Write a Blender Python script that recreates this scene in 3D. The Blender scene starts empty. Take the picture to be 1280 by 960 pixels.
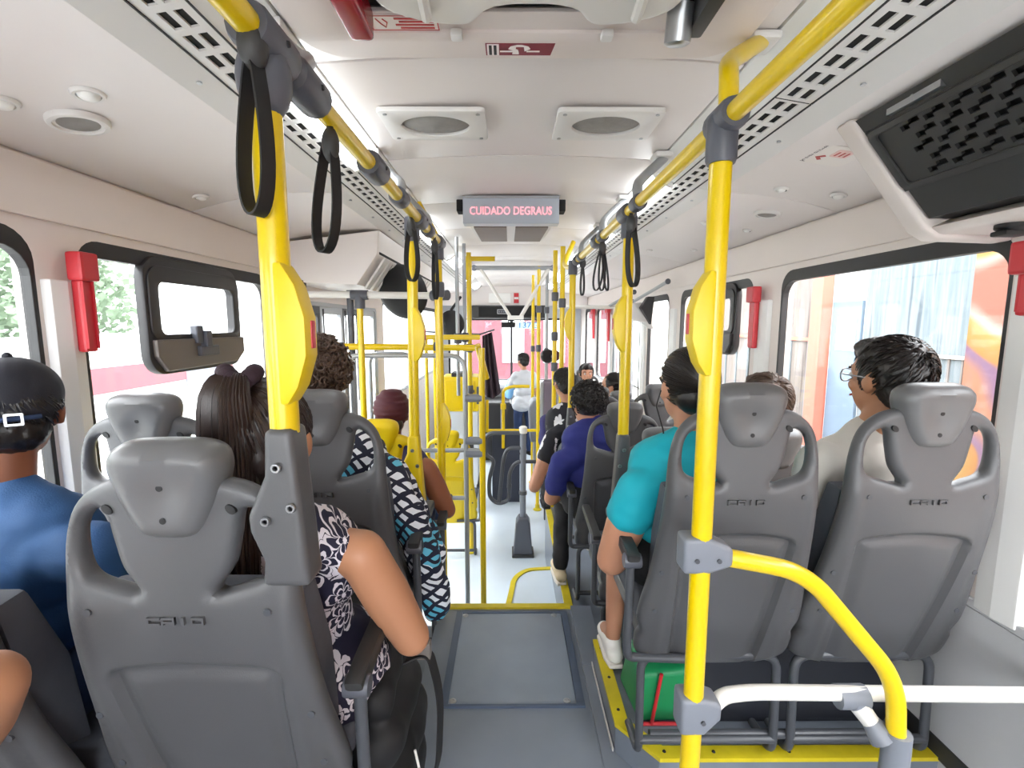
import bpy, bmesh, math, random
import numpy as np
from mathutils import Vector, Matrix, noise
from mathutils.geometry import delaunay_2d_cdt
random.seed(7)
SC = bpy.context.scene
COL = SC.collection
# ------------------------------------------------------------------ camera, sky, exposure
EYE = Vector((0.0, 0.0, 1.40)); PITCH = math.atan(75/600.0); YAW = 0.005
cam = bpy.data.cameras.new('camera'); camo = bpy.data.objects.new('camera', cam); COL.objects.link(camo)
camo.location = EYE; camo.rotation_euler = (math.pi/2 - PITCH, 0, -YAW)
cam.sensor_width = 36; cam.lens = 36*600/1280.0; cam.clip_start = 0.02; cam.clip_end = 200
SC.camera = camo
world = bpy.data.worlds.new('sky'); SC.world = world; world.use_nodes = True
wn = world.node_tree.nodes; wl = world.node_tree.links
bg = wn['Background']; bg.inputs['Color'].default_value = (0.95, 0.97, 1.0, 1); bg.inputs['Strength'].default_value = 4.2
SC.view_settings.view_transform = 'Standard'; SC.view_settings.look = 'None'
SC.view_settings.gamma = 1.0; SC.view_settings.use_curve_mapping = False
SC.view_settings.exposure = 1.82
SC.cycles.max_bounces = 10; SC.cycles.diffuse_bounces = 6; SC.cycles.transparent_max_bounces = 24
SC.cycles.sample_clamp_indirect = 6.0

def ray(u, v):
    X = (u-640)/600.0; Y = (480-v)/600.0; c, s = math.cos(PITCH), math.sin(PITCH)
    d = Vector((X, c+Y*s, -s+Y*c)); d.x += YAW*d.y
    return d
def at(u, v, y): d = ray(u, v); return EYE + d*(y/d.y)
def atz(u, v, z): d = ray(u, v); return EYE + d*((z-1.4)/d.z)
def atx(u, v, x): d = ray(u, v); return EYE + d*(x/d.x)
# ------------------------------------------------------------------ materials
def lin(h):
    h = h.lstrip('#'); r = [int(h[i:i+2], 16)/255.0 for i in (0, 2, 4)]
    return tuple((c/12.92 if c <= 0.04045 else ((c+0.055)/1.055)**2.4) for c in r) + (1,)
def nt(name):
    m = bpy.data.materials.new(name); m.use_nodes = True
    return m, m.node_tree.nodes, m.node_tree.links, m.node_tree.nodes['Principled BSDF']
def pm(name, col, rough=0.5, metal=0.0, bump=0.0, bscale=200, var=0.08, vscale=6, spec=0.5, coat=0.0):
    m, n, l, b = nt(name); c = lin(col) if isinstance(col, str) else tuple(col)+(1,)
    b.inputs['Roughness'].default_value = rough; b.inputs['Metallic'].default_value = metal
    b.inputs['Specular IOR Level'].default_value = spec; b.inputs['Coat Weight'].default_value = coat
    tc = n.new('ShaderNodeTexCoord')
    nz = n.new('ShaderNodeTexNoise'); nz.inputs['Scale'].default_value = vscale; nz.inputs['Detail'].default_value = 5
    l.new(tc.outputs['Object'], nz.inputs['Vector'])
    mx = n.new('ShaderNodeMix'); mx.data_type = 'RGBA'
    mx.inputs['A'].default_value = tuple(x*(1-var) for x in c[:3])+(1,)
    mx.inputs['B'].default_value = tuple(min(1, x*(1+var)) for x in c[:3])+(1,)
    l.new(nz.outputs['Fac'], mx.inputs['Factor']); l.new(mx.outputs['Result'], b.inputs['Base Color'])
    if bump:
        n2 = n.new('ShaderNodeTexNoise'); n2.inputs['Scale'].default_value = bscale; n2.inputs['Detail'].default_value = 3
        l.new(tc.outputs['Object'], n2.inputs['Vector'])
        bp = n.new('ShaderNodeBump'); bp.inputs['Strength'].default_value = bump; bp.inputs['Distance'].default_value = 0.002
        l.new(n2.outputs['Fac'], bp.inputs['Height']); l.new(bp.outputs['Normal'], b.inputs['Normal'])
    return m
def emit(name, col, st):
    m, n, l, b = nt(name); b.inputs['Base Color'].default_value = lin(col)
    b.inputs['Emission Color'].default_value = lin(col); b.inputs['Emission Strength'].default_value = st
    return m
def glass(name, col=(0.94, 0.945, 0.945), gl=0.06):
    m = bpy.data.materials.new(name); m.use_nodes = True; n = m.node_tree.nodes; l = m.node_tree.links; n.clear()
    o = n.new('ShaderNodeOutputMaterial'); t = n.new('ShaderNodeBsdfTransparent'); g = n.new('ShaderNodeBsdfGlossy')
    t.inputs['Color'].default_value = tuple(col)+(1,); g.inputs['Roughness'].default_value = 0.03
    f = n.new('ShaderNodeLayerWeight'); f.inputs['Blend'].default_value = 0.5
    p = n.new('ShaderNodeMath'); p.operation = 'POWER'; p.inputs[1].default_value = 5.0; l.new(f.outputs['Facing'], p.inputs[0])
    q = n.new('ShaderNodeMath'); q.operation = 'MULTIPLY_ADD'; q.inputs[1].default_value = 0.35; q.inputs[2].default_value = 0.02; l.new(p.outputs[0], q.inputs[0])
    x = n.new('ShaderNodeMixShader'); l.new(q.outputs[0], x.inputs[0]); l.new(t.outputs[0], x.inputs[1]); l.new(g.outputs[0], x.inputs[2])
    l.new(x.outputs[0], o.inputs['Surface']); return m
M = {}
M['white'] = pm('white_plastic', '#dad8d5', 0.42, bump=0.05, bscale=60, var=0.03, vscale=3)
M['ceil'] = pm('ceiling_laminate', '#e0dad7', 0.38, bump=0.04, bscale=40, var=0.03, vscale=2)
M['post'] = pm('post_white', '#dedddb', 0.4, var=0.02)
M['wall'] = pm('wall_laminate', '#d8cec8', 0.5, bump=0.05, bscale=80, var=0.04, vscale=4)
M['dado'] = pm('lower_wall_grey', '#bcbcbe', 0.5, bump=0.1, bscale=300, var=0.05)
M['yellow'] = pm('yellow_paint', '#dcbc00', 0.28, var=0.04, coat=0.3)
M['yplast'] = pm('yellow_plastic', '#dfc000', 0.4, var=0.04)
M['ystrip'] = pm('yellow_nosing', '#cdb91c', 0.5, bump=0.2, bscale=150, var=0.2, vscale=20)
M['grey'] = pm('seat_grey_plastic', '#4f4f51', 0.42, bump=0.12, bscale=500, var=0.06, vscale=8)
M['greyhead'] = pm('headrest_grey_plastic', '#5e5e5f', 0.36, bump=0.06, bscale=400, var=0.05, vscale=8)
M['joint'] = pm('joint_grey', '#50525a', 0.42, bump=0.05, var=0.05)
M['lgrey'] = pm('joint_light_grey', '#757982', 0.42, bump=0.05, var=0.05)
M['black'] = pm('black_rubber', '#121214', 0.6, var=0.1)
M['gasket'] = pm('window_gasket', '#1b1a1c', 0.5, var=0.1)
M['dark'] = pm('dark_void', '#0c0c0e', 0.8)
M['darkgrey'] = pm('dark_grey_plastic', '#303030', 0.5, bump=0.08, bscale=400, var=0.06)
M['steel'] = pm('painted_steel_white', '#d8d5cf', 0.35, var=0.04)
M['frame'] = pm('seat_frame_grey', '#46484d', 0.35, var=0.05)
M['metal'] = pm('brushed_metal', '#b0b2b4', 0.3, metal=0.9, var=0.05)
M['alu'] = pm('grey_alu_tube', '#9fa2a4', 0.35, metal=0.4, var=0.05)
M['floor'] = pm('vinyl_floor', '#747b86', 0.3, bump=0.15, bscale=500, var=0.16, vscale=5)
M['floor2'] = pm('vinyl_floor_front_glare', '#c9d5e0', 0.25, bump=0.15, bscale=500, var=0.1, vscale=4)  # front vinyl paled, so windscreen glare is put into its colour
M['hatch'] = pm('hatch_vinyl_sheen', '#838d99', 0.3, bump=0.15, bscale=500, var=0.16, vscale=6)  # lighter than the floor, its gloss painted into the base colour
M['hatchframe'] = pm('hatch_frame', '#525f73', 0.4, metal=0.2, bump=0.2, bscale=100, var=0.15, vscale=14)
M['red'] = pm('red_plastic', '#bd2630', 0.4, var=0.04)
M['dred'] = pm('dark_red_plastic', '#8e1626', 0.25, var=0.06)
M['glass'] = glass('window_glass')
M['sash'] = pm('sash_dark', '#262527', 0.45, var=0.08)
M['tray'] = pm('sash_brown_plastic', '#655e59', 0.4, var=0.06)
M['skin1'] = pm('skin_light', '#b98468', 0.5, bump=0.05, bscale=300, var=0.05, vscale=10)
M['skin2'] = pm('skin_tan', '#b07c5c', 0.5, bump=0.05, bscale=300, var=0.05, vscale=10)
M['skin3'] = pm('skin_brown', '#8a5339', 0.5, bump=0.05, bscale=300, var=0.05, vscale=10)
M['hair'] = pm('hair_black', '#17110f', 0.38, var=0.3, vscale=60, bump=0.3, bscale=250)
M['hairb'] = pm('hair_brown', '#281a15', 0.38, var=0.35, vscale=60, bump=0.2, bscale=250)
M['curl'] = pm('hair_curly_brown', '#49362a', 0.5, var=0.35, vscale=50, bump=0.3, bscale=250)
M['eyew'] = pm('eye_white', '#eeeae6', 0.2)
M['denim'] = pm('denim_blue', '#264e7c', 0.8, bump=0.4, bscale=300, var=0.35, vscale=7)
M['teal'] = pm('teal_cotton', '#06a3b2', 0.75, bump=0.25, bscale=40, var=0.06)
M['navy'] = pm('indigo_cotton', '#232a72', 0.8, bump=0.3, bscale=50, var=0.12)
M['cream'] = pm('cream_cotton', '#c4c0b8', 0.8, bump=0.25, bscale=50, var=0.05)
M['cap'] = pm('cap_cloth', '#1b1c26', 0.8, bump=0.2, bscale=300, var=0.1)
M['blackcloth'] = pm('black_cloth', '#131214', 0.7, bump=0.3, bscale=30, var=0.2)
M['maroon'] = pm('maroon_knit', '#47111e', 0.7, bump=0.3, bscale=120, var=0.12)
M['purple'] = pm('purple_cloth', '#302c5e', 0.75, bump=0.2, bscale=60, var=0.1)
M['jeans'] = pm('blue_jeans', '#213457', 0.8, bump=0.3, bscale=200, var=0.2)
M['palegrey'] = pm('pale_grey_cotton', '#b9bdc2', 0.8, bump=0.2, bscale=60, var=0.05)
M['lightblue'] = pm('light_blue_cloth', '#7fb3dd', 0.7, var=0.08)
M['white_shoe'] = pm('white_canvas', '#e6e2dc', 0.6, bump=0.2, bscale=300, var=0.04)
M['tan_shoe'] = pm('tan_suede', '#cdbb9b', 0.8, bump=0.2, bscale=300, var=0.08)
M['green'] = pm('green_bag', '#12804c', 0.5, bump=0.1, var=0.1)
M['grille'] = pm('grey_mesh', '#8f8c88', 0.6, bump=0.9, bscale=900, var=0.2, vscale=40)
M['louver'] = pm('brown_grey_louver', '#7f7470', 0.5, var=0.1)
M['led'] = emit('led_letters', '#ff8f98', 0.45)
M['signface'] = pm('led_sign_face', '#a9b0ba', 0.3, var=0.03)
M['lamp'] = emit('lamp_diffuser', '#f6fbff', 2.5)
M['diff'] = pm('lamp_cover', '#e9e9e6', 0.3, var=0.02)
M['blue_led'] = emit('blue_sign', '#1478c8', 0.12)
M['sticker'] = pm('sticker_white', '#e2dcd6', 0.4, var=0.03)
M['maroonst'] = pm('sticker_maroon', '#7a1a30', 0.4, var=0.1)
M['redink'] = pm('red_ink', '#b9403f', 0.5)
M['blackink'] = pm('black_ink', '#26242a', 0.5)
M['whiteink'] = pm('white_ink', '#eee6e4', 0.5)
def mixmat(name, build, rough=0.8):
    m, n, l, b = nt(name); b.inputs['Roughness'].default_value = rough; build(n, l, b); return m
def mnode(n, l, op, a, b=None):
    x = n.new('ShaderNodeMath'); x.operation = op
    for i, v in enumerate((a, b)):
        if v is None: continue
        if hasattr(v, 'links'): l.new(v, x.inputs[i])
        else: x.inputs[i].default_value = v
    return x.outputs[0]
def flower_layer(n, l, vec, scale, k, rad, off):
    """white outlined petals around voronoi seeds in a 2-D plane"""
    mp = n.new('ShaderNodeMapping'); mp.inputs['Location'].default_value = off; mp.inputs['Scale'].default_value = (scale,)*3
    l.new(vec, mp.inputs['Vector'])
    nz = n.new('ShaderNodeTexNoise'); nz.inputs['Scale'].default_value = 3.0; l.new(mp.outputs[0], nz.inputs['Vector'])
    ad = n.new('ShaderNodeVectorMath'); ad.operation = 'MULTIPLY_ADD'; ad.inputs[1].default_value = (0.28, 0.28, 0.0)
    l.new(nz.outputs['Color'], ad.inputs[0]); l.new(mp.outputs[0], ad.inputs[2])
    vo = n.new('ShaderNodeTexVoronoi'); vo.voronoi_dimensions = '2D'; vo.inputs['Scale'].default_value = 1.0; vo.inputs['Randomness'].default_value = 0.7
    l.new(ad.outputs[0], vo.inputs['Vector'])
    sb = n.new('ShaderNodeVectorMath'); sb.operation = 'SUBTRACT'; l.new(ad.outputs[0], sb.inputs[0]); l.new(vo.outputs['Position'], sb.inputs[1])
    sp = n.new('ShaderNodeSeparateXYZ'); l.new(sb.outputs[0], sp.inputs[0])
    th = mnode(n, l, 'ARCTAN2', sp.outputs[1], sp.outputs[0])
    pet = mnode(n, l, 'ABSOLUTE', mnode(n, l, 'COSINE', mnode(n, l, 'MULTIPLY', th, k/2.0)))
    R = mnode(n, l, 'MULTIPLY', mnode(n, l, 'ADD', mnode(n, l, 'MULTIPLY', mnode(n, l, 'POWER', pet, 0.5), 0.62), 0.38), rad)
    q = mnode(n, l, 'DIVIDE', vo.outputs['Distance'], R)
    return q, pet, vo
def floral(n, l, b):
    tc = n.new('ShaderNodeTexCoord'); sx = n.new('ShaderNodeSeparateXYZ'); l.new(tc.outputs['Object'], sx.inputs[0])
    cb = n.new('ShaderNodeCombineXYZ'); l.new(mnode(n, l, 'ADD', sx.outputs[0], mnode(n, l, 'MULTIPLY', sx.outputs[1], 0.7)), cb.inputs[0]); l.new(sx.outputs[2], cb.inputs[1])
    q1, p1, v1 = flower_layer(n, l, cb.outputs[0], 10.5, 6, 0.46, (0, 0, 0))
    line = mnode(n, l, 'LESS_THAN', mnode(n, l, 'ABSOLUTE', mnode(n, l, 'SUBTRACT', q1, 0.92)), 0.085)
    line2 = mnode(n, l, 'LESS_THAN', mnode(n, l, 'ABSOLUTE', mnode(n, l, 'SUBTRACT', q1, 0.5)), 0.06)
    ray_ = mnode(n, l, 'MULTIPLY', mnode(n, l, 'LESS_THAN', p1, 0.16), mnode(n, l, 'LESS_THAN', q1, 0.95))
    core = mnode(n, l, 'LESS_THAN', q1, 0.16)
    q2, p2, v2 = flower_layer(n, l, cb.outputs[0], 13.0, 3, 0.40, (4.3, 1.7, 0))
    leaf = mnode(n, l, 'MULTIPLY', mnode(n, l, 'LESS_THAN', q2, 0.95), mnode(n, l, 'GREATER_THAN', q1, 1.05))
    vein = mnode(n, l, 'GREATER_THAN', p2, 0.985)
    leaf = mnode(n, l, 'MULTIPLY', leaf, mnode(n, l, 'SUBTRACT', 1.0, vein))
    s = mnode(n, l, 'MAXIMUM', mnode(n, l, 'MAXIMUM', line, line2), mnode(n, l, 'MAXIMUM', mnode(n, l, 'MAXIMUM', ray_, core), leaf))
    mx = n.new('ShaderNodeMix'); mx.data_type = 'RGBA'; mx.inputs['A'].default_value = lin('#15122e'); mx.inputs['B'].default_value = lin('#dcd5dc')
    l.new(s, mx.inputs['Factor']); l.new(mx.outputs['Result'], b.inputs['Base Color'])
M['floral'] = mixmat('floral_cotton', floral)
def shawl(n, l, b):
    tc = n.new('ShaderNodeTexCoord'); mp = n.new('ShaderNodeMapping'); mp.inputs['Rotation'].default_value = (0.5, 0.7, 0.5)
    nz = n.new('ShaderNodeTexNoise'); nz.inputs['Scale'].default_value = 9; l.new(tc.outputs['Object'], nz.inputs['Vector'])
    ad = n.new('ShaderNodeVectorMath'); ad.operation = 'MULTIPLY_ADD'; ad.inputs[1].default_value = (0.05,)*3
    l.new(nz.outputs['Color'], ad.inputs[0]); l.new(tc.outputs['Object'], ad.inputs[2]); l.new(ad.outputs[0], mp.inputs['Vector'])
    sp = n.new('ShaderNodeSeparateXYZ'); l.new(mp.outputs[0], sp.inputs[0])
    a = mnode(n, l, 'SINE', mnode(n, l, 'MULTIPLY', sp.outputs[0], 260)); c = mnode(n, l, 'SINE', mnode(n, l, 'MULTIPLY', sp.outputs[2], 170))
    f = mnode(n, l, 'MULTIPLY', mnode(n, l, 'GREATER_THAN', a, -0.3), mnode(n, l, 'GREATER_THAN', c, -0.45))
    g = mnode(n, l, 'GREATER_THAN', mnode(n, l, 'SINE', mnode(n, l, 'MULTIPLY', sp.outputs[0], 38)), 0.35)
    m0 = n.new('ShaderNodeMix'); m0.data_type = 'RGBA'; m0.inputs['A'].default_value = lin('#e4e8ee'); m0.inputs['B'].default_value = lin('#5fb6d2'); l.new(g, m0.inputs['Factor'])
    mx = n.new('ShaderNodeMix'); mx.data_type = 'RGBA'; mx.inputs['A'].default_value = lin('#171b30'); l.new(m0.outputs['Result'], mx.inputs['B'])
    l.new(f, mx.inputs['Factor']); l.new(mx.outputs['Result'], b.inputs['Base Color'])
M['shawl'] = mixmat('checked_shawl', shawl)
def blots(n, l, b):
    tc = n.new('ShaderNodeTexCoord'); q, p, v = flower_layer(n, l, tc.outputs['Object'], 9.0, 5, 0.42, (0, 0, 0))
    mx = n.new('ShaderNodeMix'); mx.data_type = 'RGBA'; mx.inputs['A'].default_value = lin('#1c1c24'); mx.inputs['B'].default_value = lin('#d5d4d8')
    l.new(mnode(n, l, 'LESS_THAN', q, 0.8), mx.inputs['Factor']); l.new(mx.outputs['Result'], b.inputs['Base Color'])
M['blots'] = mixmat('black_white_print', blots)
def deep(h): return tuple(c*.36 for c in lin(h)[:3])+(1,)
def streaks(name, cols, sx=1.5, sz=0.12, dist=0.0):
    def bld(n, l, b):
        tc = n.new('ShaderNodeTexCoord'); mp = n.new('ShaderNodeMapping'); mp.inputs['Scale'].default_value = (sx, sx, sz)
        l.new(tc.outputs['Object'], mp.inputs['Vector']); nz = n.new('ShaderNodeTexNoise'); nz.inputs['Scale'].default_value = 3; nz.inputs['Detail'].default_value = 8
        nz.inputs['Distortion'].default_value = dist
        l.new(mp.outputs[0], nz.inputs['Vector']); r = n.new('ShaderNodeValToRGB'); l.new(nz.outputs['Fac'], r.inputs[0])
        e = r.color_ramp.elements
        while len(e) < len(cols): e.new(0.5)
        for i, c in enumerate(cols): e[i].position = 0.32+0.36*i/(len(cols)-1); e[i].color = deep(c)
        l.new(r.outputs[0], b.inputs['Base Color'])
    return mixmat(name, bld, 0.9)
M['streak'] = streaks('stained_pale_wall', ['#6f7d86', '#a9b5ba', '#8d9da4', '#b9bfc1'], 3.0, 0.15)
M['streak2'] = streaks('stained_grey_wall', ['#857a73', '#b0a59f', '#a0968f', '#bdb4ae'], 3.5, 0.2)
def graffiti(n, l, b):
    tc = n.new('ShaderNodeTexCoord'); nz = n.new('ShaderNodeTexNoise'); nz.inputs['Scale'].default_value = 0.9; nz.inputs['Detail'].default_value = 0.5
    l.new(tc.outputs['Object'], nz.inputs['Vector'])
    r = n.new('ShaderNodeValToRGB'); l.new(nz.outputs['Fac'], r.inputs[0]); e = r.color_ramp.elements
    stops = [(0.0, '#b3705f'), (0.43, '#bd8264'), (0.465, '#8e6a86'), (0.48, '#8e6a86'), (0.492, '#bf8340'), (0.57, '#c39a52'), (0.60, '#bdb4a8'), (0.65, '#b8705c')]
    while len(e) < len(stops): e.new(0.5)
    for i, (p, c) in enumerate(stops): e[i].position = p; e[i].color = deep(c)
    l.new(r.outputs[0], b.inputs['Base Color'])
M['graffiti'] = mixmat('graffiti_wall', graffiti, 0.9)
M['asphalt'] = pm('street', '#9a9a98', 0.9, bump=0.3, bscale=30, var=0.1)
M['pave'] = pm('sidewalk', '#a8a39b', 0.9, bump=0.2, bscale=30, var=0.08)
M['pinkwall'] = pm('pink_facade', '#74474f', 0.9, var=0.06)
M['palewall'] = pm('pale_facade', '#e6ebe8', 0.9, var=0.04)
M['leafy'] = pm('leafy_green', '#64755f', 0.9, var=0.3, vscale=4)
M['carred'] = pm('car_red', '#c8242f', 0.25, coat=0.6, var=0.02)
M['blue'] = pm('blue_paint', '#5a6b7c', 0.6, var=0.08)
M['bandred'] = pm('terracotta', '#ab6454', 0.8, var=0.08)
# ------------------------------------------------------------------ geometry helpers
ORG = {}
def tag(o, label=None, cat=None, group=None, kind=None):
    if label: o['label'] = label
    if cat: o['category'] = cat
    if group: o['group'] = group
    if kind: o['kind'] = kind
    return o
def thing(name, label, cat, loc=(0, 0, 0), group=None, rz=0):
    o = bpy.data.objects.new(name, None); o.empty_display_size = 0.1; COL.objects.link(o); o.location = loc; o.rotation_euler = (0, 0, rz)
    ORG[o.name] = Vector(loc); return tag(o, label, cat, group)
def obj_from(name, me, mat, parent=None):
    o = bpy.data.objects.new(name, me); COL.objects.link(o)
    if mat is not None and len(me.materials) == 0: me.materials.append(mat)
    if parent: o.parent = parent; ORG[o.name] = ORG.get(parent.name, Vector((0, 0, 0)))
    return o
def fillet(pts, r=0.04, n=6):
    pts = [Vector(p) for p in pts]; out = [pts[0]]
    for i in range(1, len(pts)-1):
        a, b, c = pts[i-1], pts[i], pts[i+1]; d0 = (a-b); d1 = (c-b)
        rr = min(r, d0.length*0.48, d1.length*0.48); p0 = b+d0.normalized()*rr; p1 = b+d1.normalized()*rr
        for k in range(n+1):
            t = k/n; out.append(p0*(1-t)**2 + b*2*t*(1-t) + p1*t*t)
    out.append(pts[-1]); return out
class MB:
    def __init__(s): s.v = []; s.f = []
    def add(s, vs, fs):
        o = len(s.v); s.v += [tuple(p) for p in vs]; s.f += [tuple(i+o for i in f) for f in fs]; return s
    def box(s, a, b, mat=None):
        x0, y0, z0 = a; x1, y1, z1 = b
        vs = [Vector(p) for p in ((x0,y0,z0),(x1,y0,z0),(x1,y1,z0),(x0,y1,z0),(x0,y0,z1),(x1,y0,z1),(x1,y1,z1),(x0,y1,z1))]
        if mat is not None: vs = [mat @ p for p in vs]
        return s.add(vs, [(0,3,2,1),(4,5,6,7),(0,1,5,4),(1,2,6,5),(2,3,7,6),(3,0,4,7)])
    def tube(s, pts, r, n=12, caps=True):
        pts = [Vector(p) for p in pts]; N = len(pts); vs = []; fs = []
        rs = r if isinstance(r, (list, tuple)) else [r]*N
        t0 = (pts[1]-pts[0]).normalized(); ref = Vector((0, 0, 1)) if abs(t0.z) < 0.9 else Vector((1, 0, 0))
        nx = t0.cross(ref).normalized()
        for i, p in enumerate(pts):
            t = ((pts[min(i+1, N-1)]-p).normalized() + (p-pts[max(i-1, 0)]).normalized())
            t = t.normalized() if t.length > 1e-6 else t0
            nx = (nx - t*nx.dot(t)); nx = nx.normalized() if nx.length > 1e-6 else t.orthogonal().normalized()
            ny = t.cross(nx)
            for k in range(n):
                a = 2*math.pi*k/n; vs.append(p + (nx*math.cos(a)+ny*math.sin(a))*rs[i])
        for i in range(N-1):
            for k in range(n):
                k2 = (k+1) % n; fs.append((i*n+k, i*n+k2, (i+1)*n+k2, (i+1)*n+k))
        if caps: fs.append(tuple(range(n-1, -1, -1))); fs.append(tuple((N-1)*n+k for k in range(n)))
        return s.add(vs, fs)
    def ribbon(s, pts, wdir, w, t):
        pts = [Vector(p) for p in pts]; N = len(pts); vs = []; fs = []; wd = Vector(wdir).normalized()
        for i, p in enumerate(pts):
            tn = (pts[min(i+1, N-1)]-pts[max(i-1, 0)]).normalized(); nn = tn.cross(wd).normalized()
            for a, b in ((-1,-1),(1,-1),(1,1),(-1,1)): vs.append(p+wd*a*w/2+nn*b*t/2)
        for i in range(N-1):
            for k in range(4): fs.append((i*4+k, i*4+(k+1) % 4, (i+1)*4+(k+1) % 4, (i+1)*4+k))
        fs.append((3,2,1,0)); fs.append(tuple((N-1)*4+k for k in range(4))); return s.add(vs, fs)
    def sphere(s, c, r, nu=16, nv=10, mat=None):
        r = r if isinstance(r, (tuple, list)) else (r, r, r); c = Vector(c); vs = []; fs = []
        for j in range(nv+1):
            ph = math.pi*j/nv
            for i in range(nu):
                th = 2*math.pi*i/nu; p = Vector((r[0]*math.sin(ph)*math.cos(th), r[1]*math.sin(ph)*math.sin(th), r[2]*math.cos(ph)))
                vs.append(c + (mat @ p if mat is not None else p))
        for j in range(nv):
            for i in range(nu):
                i2 = (i+1) % nu
                if j == 0: fs.append((0+i, (j+1)*nu+i, (j+1)*nu+i2))
                elif j == nv-1: fs.append((j*nu+i, (j+1)*nu+i, j*nu+i2))
                else: fs.append((j*nu+i, (j+1)*nu+i, (j+1)*nu+i2, j*nu+i2))
        return s.add(vs, fs)
    def prism(s, poly, d0, d1, axes):
        """poly 2-D; axes = (U, V, W) world vectors; extruded along W from d0 to d1, about an origin axes[3]"""
        U, V, W = (Vector(a) for a in axes[:3]); O = Vector(axes[3]) if len(axes) > 3 else Vector((0, 0, 0)); n = len(poly)
        vs = [O+U*p[0]+V*p[1]+W*d0 for p in poly] + [O+U*p[0]+V*p[1]+W*d1 for p in poly]
        fs = [tuple(range(n-1, -1, -1)), tuple(range(n, 2*n))] + [(i, (i+1) % n, n+(i+1) % n, n+i) for i in range(n)]
        return s.add(vs, fs)
    def lathe(s, prof, c, axis=(0, 0, 1), n=24, sq=(1, 1)):
        ax = Vector(axis).normalized(); u = ax.orthogonal().normalized()
        if abs(ax.z) > 0.9: u = Vector((1, 0, 0)); u = (u-ax*u.dot(ax)).normalized()
        w = ax.cross(u); c = Vector(c); vs = []; fs = []
        for (r, h) in prof:
            for k in range(n):
                a = 2*math.pi*k/n; vs.append(c+ax*h+u*r*math.cos(a)*sq[0]+w*r*math.sin(a)*sq[1])
        for j in range(len(prof)-1):
            for k in range(n): fs.append((j*n+k, j*n+(k+1) % n, (j+1)*n+(k+1) % n, (j+1)*n+k))
        fs.append(tuple(range(n-1, -1, -1))); fs.append(tuple((len(prof)-1)*n+k for k in range(n))); return s.add(vs, fs)
    def mesh(s, name, smooth=True, bevel=0, seg=2, off=None):
        me = bpy.data.meshes.new(name); vs = s.v if off is None else [(p[0]-off[0], p[1]-off[1], p[2]-off[2]) for p in s.v]
        me.from_pydata(vs, [], s.f); bm = bmesh.new(); bm.from_mesh(me)
        bmesh.ops.remove_doubles(bm, verts=bm.verts, dist=1e-6); bmesh.ops.recalc_face_normals(bm, faces=bm.faces)
        if bevel:
            ed = [e for e in bm.edges if len(e.link_faces) == 2 and e.calc_face_angle(0) > 0.5]
            bmesh.ops.bevel(bm, geom=ed, offset=bevel, segments=seg, profile=0.6, affect='EDGES', clamp_overlap=True)
        for f in bm.faces: f.smooth = smooth
        if smooth:
            for e in bm.edges:
                if len(e.link_faces) == 2 and e.calc_face_angle(0) > 0.7: e.smooth = False
        bm.to_mesh(me); bm.free(); return me
    def build(s, name, mat, parent=None, smooth=True, bevel=0, seg=2, local=False):
        off = None if (parent is None or local) else ORG.get(parent.name)
        return obj_from(name, s.mesh(name, smooth, bevel, seg, off), mat, parent)
def struct(name, mb, mat, smooth=False, bevel=0, parent=None):
    o = mb.build(name, mat, parent, smooth, bevel)
    if parent is None: o['kind'] = 'structure'
    return o
def rrect(x0, y0, x1, y1, r, n=6):
    out = []
    for cx, cy, a0 in ((x1-r, y1-r, 0), (x0+r, y1-r, 90), (x0+r, y0+r, 180), (x1-r, y0+r, 270)):
        for k in range(n+1):
            a = math.radians(a0+90*k/n); out.append((cx+r*math.cos(a), cy+r*math.sin(a)))
    return out
def plate(outer, holes, axes, depth, bevel=0.0):
    """flat plate with holes: 2-D curve fill; axes (U, V, W, O)"""
    cu = bpy.data.curves.new('plate', 'CURVE'); cu.dimensions = '2D'; cu.fill_mode = 'BOTH'; cu.extrude = max(depth/2-bevel, 0.0001); cu.bevel_depth = bevel; cu.bevel_resolution = 1
    for loop in [outer]+holes:
        sp = cu.splines.new('POLY'); sp.points.add(len(loop)-1); sp.use_cyclic_u = True
        for i, p in enumerate(loop): sp.points[i].co = (p[0], p[1], 0, 1)
    o = bpy.data.objects.new('tmp', cu); me = bpy.data.meshes.new_from_object(o); bpy.data.objects.remove(o); bpy.data.curves.remove(cu)
    U, V, W, O = (Vector(a) for a in axes); mt = Matrix(((U.x, V.x, W.x, O.x), (U.y, V.y, W.y, O.y), (U.z, V.z, W.z, O.z), (0, 0, 0, 1)))
    me.transform(mt)
    mb = MB(); mb.v = [tuple(v.co) for v in me.vertices]; mb.f = [tuple(p.vertices) for p in me.polygons]; bpy.data.meshes.remove(me); return mb
WORK = bpy.data.scenes.new('workbench')
def evaluated(o):
    WORK.collection.objects.link(o)
    with bpy.context.temp_override(scene=WORK, view_layer=WORK.view_layers[0]): dg = bpy.context.evaluated_depsgraph_get()
    return bpy.data.meshes.new_from_object(o.evaluated_get(dg))
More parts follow.
